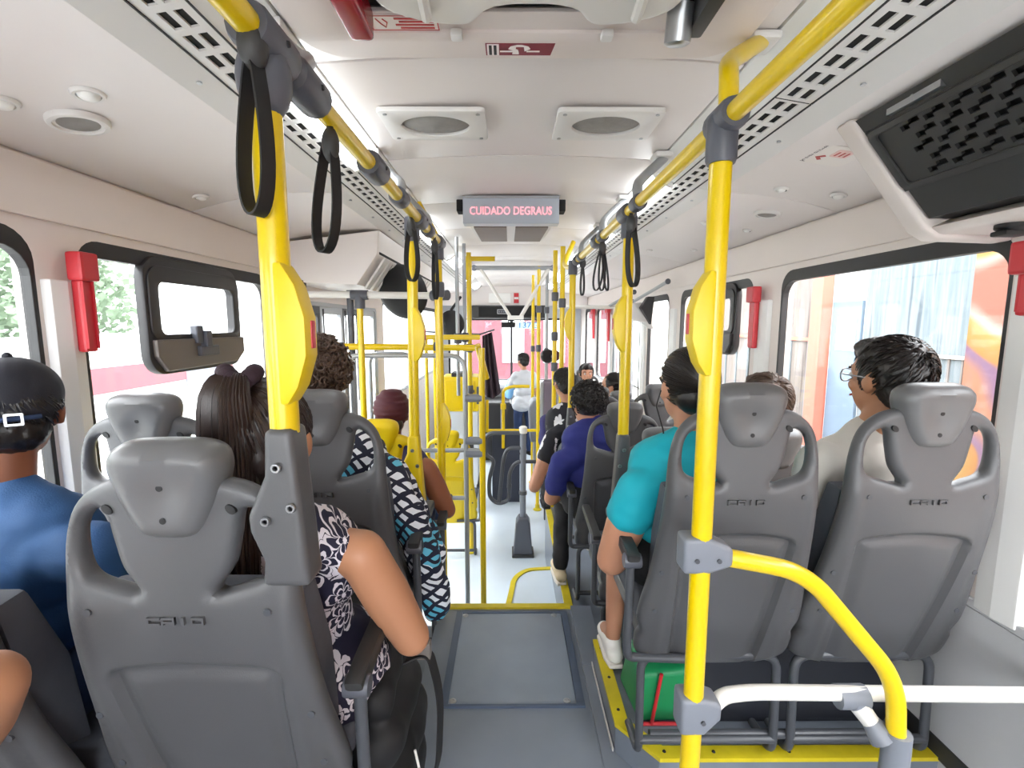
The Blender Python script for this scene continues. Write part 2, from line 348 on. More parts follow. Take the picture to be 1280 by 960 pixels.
def text_mb(s, size, axes, ext=0.001, align='CENTER'):
    cu = bpy.data.curves.new('t', 'FONT'); cu.body = s; cu.size = size; cu.extrude = ext; cu.align_x = align; cu.align_y = 'CENTER'; cu.resolution_u = 3
    o = bpy.data.objects.new('tmp', cu); me = evaluated(o); bpy.data.objects.remove(o); bpy.data.curves.remove(cu)
    U, V, W, O = (Vector(a) for a in axes); me.transform(Matrix(((U.x, V.x, W.x, O.x), (U.y, V.y, W.y, O.y), (U.z, V.z, W.z, O.z), (0, 0, 0, 1))))
    mb = MB(); mb.v = [tuple(v.co) for v in me.vertices]; mb.f = [tuple(p.vertices) for p in me.polygons]; bpy.data.meshes.remove(me); return mb
def resample(loop, sp):
    out = []; n = len(loop)
    for i in range(n):
        a = Vector(loop[i]); b = Vector(loop[(i+1) % n]); k = max(1, int(round((b-a).length/sp)))
        for j in range(k): out.append(tuple(a.lerp(b, j/k)))
    return out
def smooth_loop(pts, n=6):
    """closed Catmull-Rom through the points"""
    P = [Vector(p) for p in pts]; N = len(P); out = []
    for i in range(N):
        a, b, c, d = P[i-1], P[i], P[(i+1) % N], P[(i+2) % N]
        for k in range(n):
            t = k/n; out.append(tuple(0.5*((2*b)+(c-a)*t+(2*a-5*b+4*c-d)*t*t+(3*b-a-3*c+d)*t**3)))
    return out
def inside(P, loop):
    x, y = P[:, 0], P[:, 1]; r = np.zeros(len(P), bool); L = np.array(loop)
    j = len(L)-1
    for i in range(len(L)):
        xi, yi = L[i]; xj, yj = L[j]
        if yi != yj:
            c = ((yi > y) != (yj > y)) & (x < (xj-xi)*(y-yi)/(yj-yi)+xi); r ^= c
        j = i
    return r
def bdist(P, loops):
    d = np.full(len(P), 1e9)
    for L in loops:
        A = np.array(L); B = np.roll(A, -1, 0)
        for a, b in zip(A, B):
            ab = b-a; t = np.clip(((P-a)@ab)/max(ab@ab, 1e-12), 0, 1); q = a+t[:, None]*ab; d = np.minimum(d, np.hypot(*(P-q).T))
    return d
def shell(outer, holes, sp, fmid, fth, r, fback=None, extra=(), xyz=lambda x, z, y: (x, y, z)):
    """closed shell with rounded edges over a 2-D outline with holes, displaced by functions"""
    loops = [resample(L, sp) for L in [outer]+holes]
    pts = []; edges = []
    for L in loops:
        o = len(pts); pts += L; edges += [(o+i, o+(i+1) % len(L)) for i in range(len(L))]
    nb = len(pts); A = np.array(outer)
    gx = np.arange(A[:, 0].min(), A[:, 0].max(), sp); gz = np.arange(A[:, 1].min(), A[:, 1].max(), sp*0.87)
    G = np.array([(x+(sp/2 if j % 2 else 0), z) for j, z in enumerate(gz) for x in gx])
    ring = []
    for L in loops:
        n = len(L)
        for i in range(n):
            a = np.array(L[i-1]); b = np.array(L[(i+1) % n]); t = b-a; t = t/max(np.hypot(*t), 1e-9); nn = np.array((-t[1], t[0]))
            for q in (r*0.12, r*0.45, r):
                ring.append(np.array(L[i])+nn*q); ring.append(np.array(L[i])-nn*q)
    R = np.array(ring)
    def ok(P, dmin):
        m = inside(P, loops[0])
        for h in loops[1:]: m &= ~inside(P, h)
        P = P[m]; return P[bdist(P, loops) > dmin]
    R = ok(R, r*0.1); G = ok(G, r*1.25)
    if len(extra):
        E = ok(np.array(extra), r*.8); dd = np.min(np.hypot(G[:, None, 0]-E[None, :, 0], G[:, None, 1]-E[None, :, 1]), 1); G = np.vstack([G[dd > sp*.45], E])
    allp = [Vector(p) for p in pts]+[Vector(p) for p in R]+[Vector(p) for p in G]
    vs, es, fs, *_ = delaunay_2d_cdt(allp, edges, [], 0, 1e-6)
    P = np.array([tuple(v) for v in vs]); T = [f for f in fs]
    cen = np.array([P[list(f)].mean(0) for f in T]); m = inside(cen, loops[0])
    for h in loops[1:]: m &= ~inside(cen, h)
    T = [f for f, k in zip(T, m) if k]
    d = bdist(P, loops); e = np.sqrt(np.clip(1-(1-np.clip(d/r, 0, 1))**2, 0, 1)); mb = MB(); N = len(P); front = {}
    for i, (x, z) in enumerate(P):
        y = fmid(x, z)-fth(x, z)*0.5*e[i]+(fback(x, z) if fback else 0)*min(1, d[i]/r); mb.v.append(xyz(x, z, y))
    for i, (x, z) in enumerate(P):
        if d[i] < 1e-5: front[i] = i
        else: front[i] = len(mb.v); mb.v.append(xyz(x, z, fmid(x, z)+fth(x, z)*0.5*e[i]))
    mb.f = [tuple(f) for f in T]+[tuple(front[i] for i in reversed(f)) for f in T]
    return mb
def sstep(a, b, x):
    t = max(0.0, min(1.0, (x-a)/(b-a))); return t*t*(3-2*t)
# ------------------------------------------------------------------ floors
XL, XR = -1.25, 1.30
Y0, Y1 = -1.5, 8.9
LOW = -0.60
def slab(name, a, b, mat, bev=0.004): return struct(name, MB().box(a, b), mat, False, bev)
slab('floor', (-0.35, Y0, LOW-0.1), (0.30, 2.25, 0.0), M['floor'])
def cw(name, pts, z0, z1, mat): return struct(name, MB().prism(pts, z0, z1, ((1,0,0),(0,1,0),(0,0,1))), mat, False, 0.004)
slab('floor_rear_right', (0.30, Y0, LOW-0.1), (XR, 1.27, 0.0), M['floor'])
slab('platform_left', (XL, Y0, LOW-0.1), (-0.35, 1.62, 0.065), M['floor'])
slab('platform_left_low', (XL, 1.62, LOW-0.1), (-0.35, 2.30, -0.14), M['floor'])
cw('platform_right', [(0.345,1.42),(0.45,1.29),(XR,1.29),(XR,1.83),(0.345,1.83)], LOW-0.1, 0.10, M['floor'])
slab('floor_right_edge', (0.30, 1.83, -0.2), (0.405, 2.25, 0.0), M['floor'])
slab('floor_right_fill', (0.30, 1.27, LOW-0.1), (XR, 1.83, -0.001), M['floor'])
slab('platform_right_low', (0.305, 1.83, LOW-0.1), (XR, 3.95, -0.15), M['floor'])
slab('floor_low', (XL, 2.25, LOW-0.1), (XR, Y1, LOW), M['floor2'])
# inner step with a rounded corner
stp = fillet([(-0.14,2.25,0),(-0.10,2.40,0),(0.0,2.95,0),(0.03,3.22,0),(0.12,3.34,0),(0.305,3.36,0)], 0.16, 6)
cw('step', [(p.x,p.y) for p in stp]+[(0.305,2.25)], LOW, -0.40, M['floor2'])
def nosing(name, pts, w, h, z, mat=None):
    pts = [Vector((p[0], p[1], z)) for p in pts]
    mb = MB().ribbon(pts, (0,0,1), h, w); o = struct(name, mb, mat or M['ystrip'], False); return o
nosing('trim_1', [(-0.35,2.235),(0.30,2.235)], 0.035, 0.012, 0.004)
nosing('trim_2', [(p.x,p.y) for p in stp], 0.035, 0.012, -0.398)
nosing('trim_3', [(0.325,2.26),(0.325,3.95)], 0.045, 0.012, -0.147)
def mitre_strip(pts, w, z0, z1):
    """flat strip on the inner (right) side of a polyline"""
    P = [Vector(p) for p in pts]; off = []
    for i, p in enumerate(P):
        d0 = (P[i]-P[i-1]).normalized() if i else (P[1]-P[0]).normalized(); d1 = (P[i+1]-P[i]).normalized() if i < len(P)-1 else d0
        n0 = Vector((d0.y,-d0.x)); n1 = Vector((d1.y,-d1.x)); m = (n0+n1).normalized(); off.append(p+m*(w/max(0.3, m.dot(n0))))
    mb = MB()
    for i in range(len(P)-1):
        a, b, c, d = P[i], P[i+1], off[i+1], off[i]
        mb.add([(q.x,q.y,z0) for q in (a,b,c,d)]+[(q.x,q.y,z1) for q in (a,b,c,d)], [(3,2,1,0),(4,5,6,7),(0,1,5,4),(1,2,6,5),(2,3,7,6),(3,0,4,7)])
    return mb
t4 = struct('trim_4', mitre_strip([(XR,1.285),(0.45,1.285),(0.343,1.415),(0.343,1.835)][::-1], -0.045, 0.095, 0.108), M['ystrip'])
for i, (x, y) in enumerate([(0.366,1.78),(0.366,1.62),(0.366,1.47),(0.41,1.37),(0.47,1.31),(0.62,1.308),(0.85,1.308)]):
    MB().lathe([(0.006,0),(0.004,0.003)], (x,y,0.108), n=8).build('screw', M['black'], t4)
struct('trim_5', MB().box((0.338,1.42,0.0),(0.342,1.83,0.012)), M['steel'])
nosing('trim_6', [(-0.365,0.6),(-0.365,1.60)], 0.03, 0.012, 0.068)
# ------------------------------------------------------------------ floor hatch
t = thing('floor_hatch', 'dark grey screwed-down access hatch set flush in the aisle floor', 'hatch', (-0.02, 1.95, 0.0))
hx0, hx1, hy0, hy1 = -0.258, 0.278, 1.60, 2.19
plate([(hx0,hy0),(hx1,hy0),(hx1,hy1),(hx0,hy1)], [[(hx0+.03,hy0+.012),(hx1-.03,hy0+.012),(hx1-.03,hy1-.012),(hx0+.03,hy1-.012)]], ((1,0,0),(0,1,0),(0,0,1),(0,0,0.004)), 0.010).build('hatch_frame', M['hatchframe'], t, False)
MB().box((hx0+.022,hy0+.013,0.0),(hx1-.032,hy1-.013,0.004)).build('hatch_panel', M['hatch'], t, False, 0.001)
for x in (hx0+.045, hx1-.065):
    for y in (hy0+.03, hy1-.03):
        MB().lathe([(0.014,0),(0.013,0.003),(0.007,0.004),(0.006,0.001)], (x,y,0.004), n=16).build('bolt', M['metal'], t)
for k in range(7):
    for x in (hx0+.004, hx1-.024): MB().lathe([(0.003,0),(0.002,0.002)], (x, hy0+.05+k*.08, 0.006), n=8).build('rivet', M['darkgrey'], t)
# ------------------------------------------------------------------ side walls
ZS, ZT = 0.625, 1.65
LW = [(-1.15,-0.03),(0.10,1.30),(1.42,2.52),(4.78,6.1),(6.35,8.3)]
RW = [(-1.15,-0.10),(0.02,1.11),(1.255,2.33),(2.59,3.69),(3.95,4.55),(6.3,7.2),(7.4,8.3)]
LD, RD = (2.78,4.58), (4.76,6.1)
def side_wall(name, x, wins, door, mat, sgn):
    holes = [rrect(a, ZS, b, ZT, 0.085) for a, b in wins] + [rrect(door[0], LOW+.03, door[1], 1.55, 0.05)]
    mb = plate([(Y0,LOW),(Y1,LOW),(Y1,1.86),(Y0,1.86)], holes, ((0,1,0),(0,0,1),(1,0,0),(x+sgn*0.03,0,0)), 0.06, 0.008)
    return struct(name, mb, mat, True)
side_wall('wall_left', XL, LW, LD, M['wall'], -1); side_wall('wall_right', XR, RW, RD, M['wall'], 1)
wi = [0]
def window(x, a, b, sgn, sash=None, sashmat=None):
    wi[0] += 1; xo = x+sgn*0.016
    fr = plate(rrect(a+.001, ZS+.001, b-.001, ZT-.001, 0.085), [rrect(a+.013, ZS+.02, b-.013, ZT-.05, 0.075)], ((0,1,0),(0,0,1),(1,0,0),(xo,0,0)), 0.03, 0.002)
    w = struct('window_%d' % wi[0], fr, M['gasket'], False)
    MB().box((xo-.003,a+.008,ZS+.012),(xo+.003,b-.008,ZT-.02)).build('pane', M['glass'], w, False)
    MB().box((x-.004 if sgn > 0 else x-.03, a+.02, ZS-.004),(x+.03 if sgn > 0 else x+.004, b-.02, ZS+.018)).build('sill', M['alu'], w, False, 0.003)
    if sash:
        s0, s1 = sash; zb = 1.225; xi = x-sgn*0.012
        sh = plate(rrect(s0, zb, s1, ZT-.02, 0.07), [rrect(s0+.035, zb+.125, s1-.035, ZT-.09, 0.035)], ((0,1,0),(0,0,1),(1,0,0),(x+sgn*0.005,0,0)), 0.035, 0.006)
        so = sh.build('sash', M['sash'], w, True)
        tr = MB().prism([(s0+.01,zb+.12),(s0+.012,zb+.06),(s0+.06,zb+.005),(s1-.06,zb+.012),(s1-.004,zb+.05),(s1-.004,zb+.118)], -0.012, 0.03, ((0,1,0),(0,0,1),(-sgn,0,0),(x,0,0)))
        tr.build('sash_tray', sashmat, so, False, 0.006)
        MB().box((min(xi,xi-sgn*.03),s0+.21,zb+.10),(max(xi,xi-sgn*.03),s0+.25,zb+.17)).box((min(xi,xi-sgn*.045),s0+.245,zb+.085),(max(xi,xi-sgn*.045),s0+.28,zb+.15)).box((min(xi,xi-sgn*.035),s0+.22,zb+.05),(max(xi,xi-sgn*.035),s0+.34,zb+.09)).build('latch', M['joint'], so, False, 0.006)
        plate(rrect(s0+.01, zb+.115, s1-.01, ZT-.05, 0.05), [rrect(s0+.05, zb+.135, s1-.05, ZT-.10, 0.03)], ((0,1,0),(0,0,1),(1,0,0),(x-sgn*0.014,0,0)), 0.012, 0.003).build('sliding_frame', M['sash'], so)
    return w
for i, (a, b) in enumerate(LW): window(XL, a, b, -1, (1.665,2.225) if i == 2 else None, M['tray'])
for i, (a, b) in enumerate(RW): window(XR, a, b, 1, (2.765,3.41) if i == 3 else None, M['sash'])
tn = [6]
def trim(mb, mat, smooth=False, bevel=0.004):
    tn[0] += 1; return struct('trim_%d' % tn[0], mb, mat, smooth, bevel)
def post(x, sgn, a, b):
    w = min(0.13, (b-a)*0.9); m = (a+b)/2; xi = x-sgn*0.024
    mb = MB().prism([(m-w/2,0),(m-w/2+.012,0.018),(m,0.026),(m+w/2-.012,0.018),(m+w/2,0)], 0.625, 1.52, ((0,1,0),(-sgn,0,0),(0,0,1),(x,0,0)))
    trim(mb, M['post'])
for a, b in ((-0.03,0.10),(1.30,1.42),(2.52,2.78)): post(XL, -1, a, b)
for a, b in ((-0.1,0.02),(1.11,1.255),(2.33,2.59),(3.69,3.95),(4.55,4.76),(6.1,6.3),(7.2,7.4)): post(XR, 1, a, b)
for x, s in ((XL,-1),(XR,1)):
    xa, xb = (x, x+0.014) if s < 0 else (x-0.014, x)
    trim(MB().box((xa,Y0,1.675),(xb,Y1,1.83)), M['wall'], False, 0.005)
    trim(MB().box((xa,Y0,0.615),(xb,2.62 if s < 0 else 4.5,0.64)), M['dado'], False, 0.003)
    trim(MB().box((xa if s < 0 else x-0.008,Y0,LOW),(x+0.008 if s < 0 else xb,2.62 if s < 0 else 4.5,0.61)), M['dado'], False, 0.003)
    trim(MB().box((xa,Y0,0.10),(xb,1.6,0.16)), M['darkgrey'], False, 0.003)
# ------------------------------------------------------------------ ceiling
struct('ceiling', MB().prism([(XL-.06,1.84),(XL-.06,1.90),(-.8,2.06),(0.05,2.12),(.9,2.06),(XR+.06,1.90),(XR+.06,1.84),(XR,1.86),(.85,1.98),(0.05,2.07),(-.75,1.98),(XL,1.86)], Y0, Y1, ((1,0,0),(0,0,1),(0,1,0))), M['white'])
CE = bpy.data.objects['ceiling']; ORG['ceiling'] = Vector((0,0,0))
def strip(prof, th, ya, yb): return MB().prism(prof+[(p[0],p[1]+th) for p in reversed(prof)], ya, yb, ((1,0,0),(0,0,1),(0,1,0)))
seams = [1.2+0.665*k for k in range(-4, 12)]
CX = [(-.45+1.0*k/8, 2.0+0.018*(1-((k-4)/4.0)**2)) for k in range(9)]
for a, b in zip(seams[:-1], seams[1:]): strip(CX, 0.012, a+.004, min(b-.004, Y1)).build('ceiling_panel', M['ceil'], CE, True, 0.003)
PL = [(-.70,1.905),(-.80,1.908),(-.95,1.898),(-1.11,1.872),(-1.244,1.835)]; PR = [(.80,1.905),(.88,1.908),(1.0,1.898),(1.16,1.872),(1.294,1.835)]
for a, b in ((Y0,0.3),(0.303,1.95),(1.953,3.6),(3.603,5.2),(5.203,6.8),(6.803,Y1)):
    strip(PL, 0.012, a, b).build('side_ceiling_panel', M['ceil'], CE, True, 0.002); strip(PR, 0.012, a, b).build('side_ceiling_panel', M['ceil'], CE, True, 0.002)
    for A, B in (((-.455,1.998),(-.545,1.945)),((.555,1.998),(.64,1.945))):
        strip([A,B], 0.01, a, b-.004).build('lamp_channel', M['diff'], CE, False)
    for A, B in (((-.635,1.93),(-.70,1.905)),((.735,1.93),(.80,1.905))):
        strip([A,B], 0.012, a, b).build('edge_strip', M['white'], CE, False)
def slot_strip(A, B, a, b):
    """strip from A to B (x, z) with paired slots through it, thickness upward"""
    th_ = .004; mb = MB(); A = Vector((A[0],0,A[1])); B = Vector((B[0],0,B[1])); pitch = 0.066; n = int((b-a)/pitch); pit = (b-a)/n
    ts = [0, .22, .42, .56, .76, 1.0]
    rows = [A.lerp(B, t) for t in ts]
    for k in range(n):
        ys = [a+k*pit, a+k*pit+pit*.14, a+k*pit+pit*.86, a+(k+1)*pit]
        for j in range(3):
            for i in range(5):
                if j == 1 and i in (1, 3): 
                    c = [rows[i]+Vector((0,ys[1],0)), rows[i+1]+Vector((0,ys[1],0)), rows[i+1]+Vector((0,ys[2],0)), rows[i]+Vector((0,ys[2],0))]; u = [p+Vector((0,0,th_)) for p in c]
                    mb.add(c+u, [(0,1,5,4),(1,2,6,5),(2,3,7,6),(3,0,4,7)]); continue
                mb.add([rows[i]+Vector((0,ys[j],0)), rows[i+1]+Vector((0,ys[j],0)), rows[i+1]+Vector((0,ys[j+1],0)), rows[i]+Vector((0,ys[j+1],0))], [(0,1,2,3)])
    return mb
for A, B in (((-.547,1.945),(-.633,1.93)),((.642,1.945),(.733,1.93))):
    for k in range(8):
        a = -1.2+k*1.22; g = slot_strip(A, B, a, a+1.216).build('air_slot_strip', M['white'], CE, False)
        strip([(A[0],A[1]+.0042),(B[0],B[1]+.0042)], .004, a, a+1.216).build('slot_shade', M['dark'], g, False)  # near-black sheet stands in for the shade inside the slots
        for q in (A, B): MB().box((q[0]-.002,a,q[1]-.002),(q[0]+.002,a+1.216,q[1]+.001)).build('slot_joint', M['black'], g, False)
for k in range(12):
    for x, z in ((-.668,1.9165),(.768,1.9165)): MB().lathe([(0.006,-0.003),(0.006,0.001)], (x, 0.45+k*.33, z), n=8).build('screw', M['metal'], CE)
# lit tubes in the lamp channels
for side, A, B in (('left',(-.462,1.992),(-.542,1.943)),('right',(.562,1.992),(.637,1.943))):
    for k, (a, b) in enumerate(((1.12,1.78),(2.75,3.4),(4.2,4.85),(5.6,6.3),(7.0,7.6)) if side == 'left' else ((1.95,2.5),(2.95,3.5),(4.2,4.85),(5.6,6.3),(7.0,7.6))):
        w = ['nearest','second','third','fourth','farthest'][k]
        t = thing('ceiling_light', 'glowing white strip light above the %s handrail, %s of five' % (side, w), 'ceiling light', ((A[0]+B[0])/2, (a+b)/2, (A[1]+B[1])/2), 'strip lights beside the air slots')
        strip([(A[0],A[1]-.012),((A[0]+B[0])/2,(A[1]+B[1])/2-.02),(B[0],B[1]-.012)], 0.01, a+.02, b-.02).build('diffuser', M['lamp'], t)
        for yy in (a, b-.02): strip([(A[0],A[1]-.014),((A[0]+B[0])/2,(A[1]+B[1])/2-.022),(B[0],B[1]-.014)], 0.016, yy, yy+.02).build('end_cap', M['diff'], t, False)
# unseen rear wall behind the camera, its large window added to let in light
rw = plate([(XL,LOW),(XR,LOW),(XR,2.05),(XL,2.05)], [rrect(-1.0,0.75,1.05,1.8,0.1)], ((1,0,0),(0,0,1),(0,-1,0),(0,Y0-.03,0)), 0.05, 0.005); struct('wall_rear', rw, M['wall'])
wi[0] += 1; w = struct('window_%d' % wi[0], plate(rrect(-1.0,0.75,1.05,1.8,0.1), [rrect(-.97,.78,1.02,1.77,.08)], ((1,0,0),(0,0,1),(0,-1,0),(0,Y0-.03,0)), 0.06, 0.004), M['gasket'])
MB().box((-.98,Y0-.034,.77),(1.03,Y0-.028,1.78)).build('pane', M['glass'], w, False)
# ------------------------------------------------------------------ front: bulkhead, windscreen
YF = 8.45
struct('wall_front', plate([(XL,LOW),(XR,LOW),(XR,2.05),(XL,2.05)], [rrect(-1.12,0.35,1.17,1.50,0.08)], ((1,0,0),(0,0,1),(0,-1,0),(0,Y1-.04,0)), 0.05, 0.005), M['palegrey'])
wi[0] += 1; w = struct('window_%d' % wi[0], plate(rrect(-1.12,.35,1.17,1.5,.08), [rrect(-1.09,.38,0.02,1.47,.06), rrect(0.05,.38,1.14,1.47,.06)], ((1,0,0),(0,0,1),(0,-1,0),(0,Y1-.04,0)), 0.06, 0.004), M['gasket'])
MB().box((-1.11,Y1-.044,.36),(1.16,Y1-.038,1.49)).build('pane', M['glass'], w, False)
struct('bulkhead_front', MB().box((XL+.02,7.95,1.70),(XR-.02,8.02,2.02)), M['ceil'], False, 0.01)
t = thing('overhead_console', 'black instrument console across the top of the windscreen', 'console', (0, 8.0, 1.5))
MB().box((-.62,7.85,1.49),(.62,8.3,1.70)).build('housing', M['darkgrey'], t, False, 0.02)
MB().box((-.50,7.835,1.515),(.50,7.86,1.68)).build('dark_face', M['dark'], t, False, 0.005)
d = plate(rrect(-.20,1.56,-.03,1.635,.01), [rrect(-.188,1.572,-.042,1.623,.004)], ((1,0,0),(0,0,1),(0,-1,0),(0,7.832,0)), 0.012).build('clock_bezel', M['alu'], t, False)
for k in range(4): MB().box((-.178+k*.034,7.826,1.585),(-.152+k*.034,7.832,1.61)).build('digit', M['lgrey'], d, False)
tag(MB().box((0.07,7.935,1.74),(.15,7.948,1.90)).build('red_notice', M['red'], None, False), 'small red and white notice stuck on the front bulkhead', 'sticker')
b = bpy.data.objects['red_notice']; ORG['red_notice'] = Vector((0,0,0)); MB().box((.075,7.928,1.80),(.145,7.934,1.835), Matrix.Identity(4)).build('notice_bar', M['whiteink'], b, False)
tag(MB().box((-.34,7.93,1.74),(.02,7.948,1.90)).build('bulkhead_panel', M['diff'], None, False, 0.006), 'pale access panel on the front bulkhead beside the red notice', 'panel')
t = thing('rear_view_mirror', 'black interior mirror hanging from the top of the windscreen', 'mirror', (0.0, 8.2, 1.42))
MB().box((-.14,8.18,1.34),(.10,8.22,1.43)).build('mirror_head', M['black'], t, True, 0.03, 4)
MB().tube([(-.02,8.22,1.42),(-.02,8.3,1.52)], 0.012).build('stalk', M['black'], t)
# ------------------------------------------------------------------ street outside
struct('street', MB().box((-30,-25,-1.0),(30,45,-0.95)), M['asphalt'])
struct('sidewalk_right', MB().box((2.9,-20,-0.95),(4.4,40,-0.80)), M['pave'], False, 0.02)
def facade(name, a, b, mat, label):
    o = MB().box(a, b).build(name, mat, None, False, 0.01); tag(o, label, 'wall'); ORG[o.name] = Vector((0,0,0)); return o
facade('painted_wall', (4.4,-6,-.8),(4.6,4.62,3.2), M['graffiti'], 'orange street wall sprayed with yellow and purple graffiti, outside right')
g = facade('stained_wall', (4.45,4.62,-.8),(4.65,6.05,3.6), M['streak'], 'pale blue streaked street wall beside the graffiti, outside right')
for z in (1.05, 2.3): MB().box((4.42,4.64,z),(4.46,6.03,z+.035)).build('ledge', M['pave'], g, False)
for k in range(9): MB().box((4.435,4.66+k*.15,-.8),(4.455,4.68+k*.15,1.05)).build('rib', M['streak2'], g, False)
g = facade('blue_door_wall', (4.5,6.05,-.8),(4.65,6.75,2.3), M['palewall'], 'pale wall with a grey blue shutter, outside right')
sh = MB().box((4.46,6.12,-.8),(4.51,6.68,1.7)).build('shutter', M['blue'], g, False, 0.005)
MB().box((4.45,6.2,1.05),(4.47,6.55,1.5)).build('shutter_pane', M['palegrey'], sh, False)
facade('terracotta_pillar', (4.35,6.75,-.8),(4.6,7.0,3.4), M['bandred'], 'narrow terracotta pillar beside the blue shutter, outside right')
g = facade('boarded_wall', (4.45,7.0,-.8),(4.65,12,3.3), M['streak2'], 'long pale weathered street wall beyond the terracotta pillar')
for k in range(10): MB().box((4.43,7.1+k*.45,-.8),(4.46,7.14+k*.45,1.15)).build('rib', M['streak'], g, False)
MB().box((4.42,7.0,1.15),(4.46,12,1.2)).build('ledge', M['bandred'], g, False)
facade('white_house_wall', (4.5,12,-.8),(9,26,5), M['palewall'], 'plain pale house wall far along the right side of the street')
facade('left_house_wall', (-14,-12,-.95),(-10,14,4.5), M['palewall'], 'long pale house front across the street, outside left')
facade('left_far_wall', (-16,14,-.95),(-11,34,5.5), M['palewall'], 'farther pale house front on the left of the street')
t = thing('pink_building', 'pink building with a white sign band seen through the windscreen', 'building', (0, 20, -.95))
MB().box((-1.6,20,-.95),(7,24,2.2)).build('wall', M['pinkwall'], t, False); MB().box((-5,19.6,2.2),(8,24,4.2)).build('sign_band', M['palewall'], t, False)
MB().box((-6,20.2,-.95),(-1.6,24,2.2)).build('side_wall', M['palewall'], t, False)
for k in range(3): MB().box((-.3+k*1.7,19.95,-.2),(.6+k*1.7,20.01,1.6)).build('window', M['palegrey'], t, False)
for i, (x, y, z, r) in enumerate([(-8.35,3.2,1.6,1.5),(-8.35,8.5,1.9,1.55),(-8.4,-1.5,1.7,1.4)]):
    t = thing('street_tree', ['pale green tree across the street behind the sliding window', 'pale green tree across the street seen past the left doors', 'pale green tree across the street by the rear left window'][i], 'tree', (x,y,-.95))
    MB().tube([(x,y,-.95),(x+.05,y,z-.8)], [.14,.09]).build('trunk', M['tray'], t)
    mb = MB(); R = random.Random(i)
    for k in range(2600):
        d = Vector((R.gauss(0,1),R.gauss(0,1),R.gauss(0,.8))).normalized()*r*R.uniform(.45,1); c = Vector((x,y,z))+d; q = Vector((R.uniform(-1,1),R.uniform(-1,1),R.uniform(-1,1))).normalized(); w = q.orthogonal()
        mb.add([c-q*.07, c+w*.045, c+q*.07, c-w*.045],[(0,1,2,3)])
    mb.build('foliage', M['leafy'], t, False)
# white van with a red band
t = thing('passing_van', 'white van with a red side band outside the left sliding window', 'van', (-5.6, 6.6, -.95))
AX = ((0,1,0),(0,0,1),(1,0,0),(-5.6,6.6,-.95))
MB().prism([(-2.4,.35),(-2.45,1.1),(-2.3,2.15),(1.2,2.2),(1.75,1.45),(2.4,1.2),(2.45,.4)], -.9, .9, AX).build('van_body', M['palewall'], t, True, .08, 3)
MB().prism([(-2.44,1.55),(1.62,1.55),(1.40,1.85),(-2.40,1.85)], -.912, .912, AX).build('red_band', pm('faded_red', '#8a4a52', .4), t, False)
MB().prism([(.35,1.45),(1.6,1.45),(1.15,2.0),(.35,2.0)], -.918, .918, AX).build('side_glass', M['lgrey'], t, False)
for y in (-1.5,1.55):
    for x in (-.82,.82):
        wl_ = MB().lathe([(.32,-.10),(.34,-.05),(.34,.05),(.32,.10)], (-5.6+x,6.6+y,-.61), (1,0,0)).build('wheel', M['black'], t)
        MB().lathe([(.18,-.105),(.18,.105)], (-5.6+x,6.6+y,-.61), (1,0,0)).build('hub_cap', M['metal'], wl_)
# ------------------------------------------------------------------ seats
M['cushion'] = pm('seat_cushion_cloth', '#4a4d55', .8, bump=.2, var=.15, vscale=30)
def mirror(pts): return pts + [(-x, z) for x, z in reversed(pts) if abs(x) > 1e-6]
OUT = smooth_loop(mirror([(0,1.085),(.06,1.085),(.12,1.072),(.163,1.035),(.183,.975),(.19,.88),(.198,.75),(.208,.63),(.222,.53),(.226,.47),(.216,.43),(.224,.40),(.214,.335),(.15,.305),(.07,.298),(0,.298)]), 4)
HOLE_R = smooth_loop([(.112,1.030),(.139,1.022),(.154,.99),(.155,.94),(.142,.915),(.105,.902),(.062,.893),(.088,.935),(.101,.985)], 5)
HOLE_L = [(-x, z) for x, z in reversed(HOLE_R)]
def arch_d(x, z):
    """inward distance to the edge of the recessed back panel"""
    hw = .135+.018*(z-.40)/.36; top = .765-.9*x*x; c = .03
    a, b = hw-abs(x), top-z
    if a < c and b < c: return c-math.hypot(c-a, c-b)
    return min(a, b, 0.5)
def lean(z): return .108*(max(0.0, .87-z)/.45)**1.35
def fmid(x, z): return lean(z) + .22*x*x - .006
def fth(x, z): return .048 - .012*sstep(.8,1.05,z)
def fback(x, z):
    g = .016*sstep(.0,.014,arch_d(x, z)) - .009*sstep(.016,.045,arch_d(x, z))
    return g - .004*sstep(.02,.0,abs(abs(x)-.168))*sstep(.92,.85,z)
def arch_pts():
    out = []
    for dd in (-.003,.002,.007,.013,.018,.026):
        hw = lambda z: .135+.018*(z-.40)/.36-dd; zt = lambda x: .765-.9*x*x-dd; c = max(.03-dd, .006)
        for sg in (-1, 1):
            for k in range(62): z = .315+k*.0066; out.append((sg*hw(z), z)) if z < zt(hw(z))-c else None
            cx, cz = hw(.72)-c, zt(hw(.72)-c)-c
            for k in range(1, 7): a = math.pi/2*k/7; out.append((sg*(cx+c*math.cos(a)), cz+c*math.sin(a)))
        n = 26; w = hw(.72)-max(.03-dd,.006)
        for k in range(n+1): x = -w+2*w*k/n; out.append((x, zt(x)))
    return out
BACK = shell(OUT, [HOLE_R, HOLE_L], .0095, fmid, fth, .016, fback, arch_pts()).mesh('backrest', True)
HEAD_O = smooth_loop(mirror([(0,1.147),(.053,1.145),(.083,1.132),(.091,1.105),(.085,1.075),(.071,1.035),(.055,1.004),(.036,.987),(0,.983)]), 5)
def hbk(x, z): return -.008*math.exp(-((x/.1)**2+((z-1.125)/.05)**2)) + .006*math.exp(-((x/.030)**2+((z-1.058)/.035)**2))
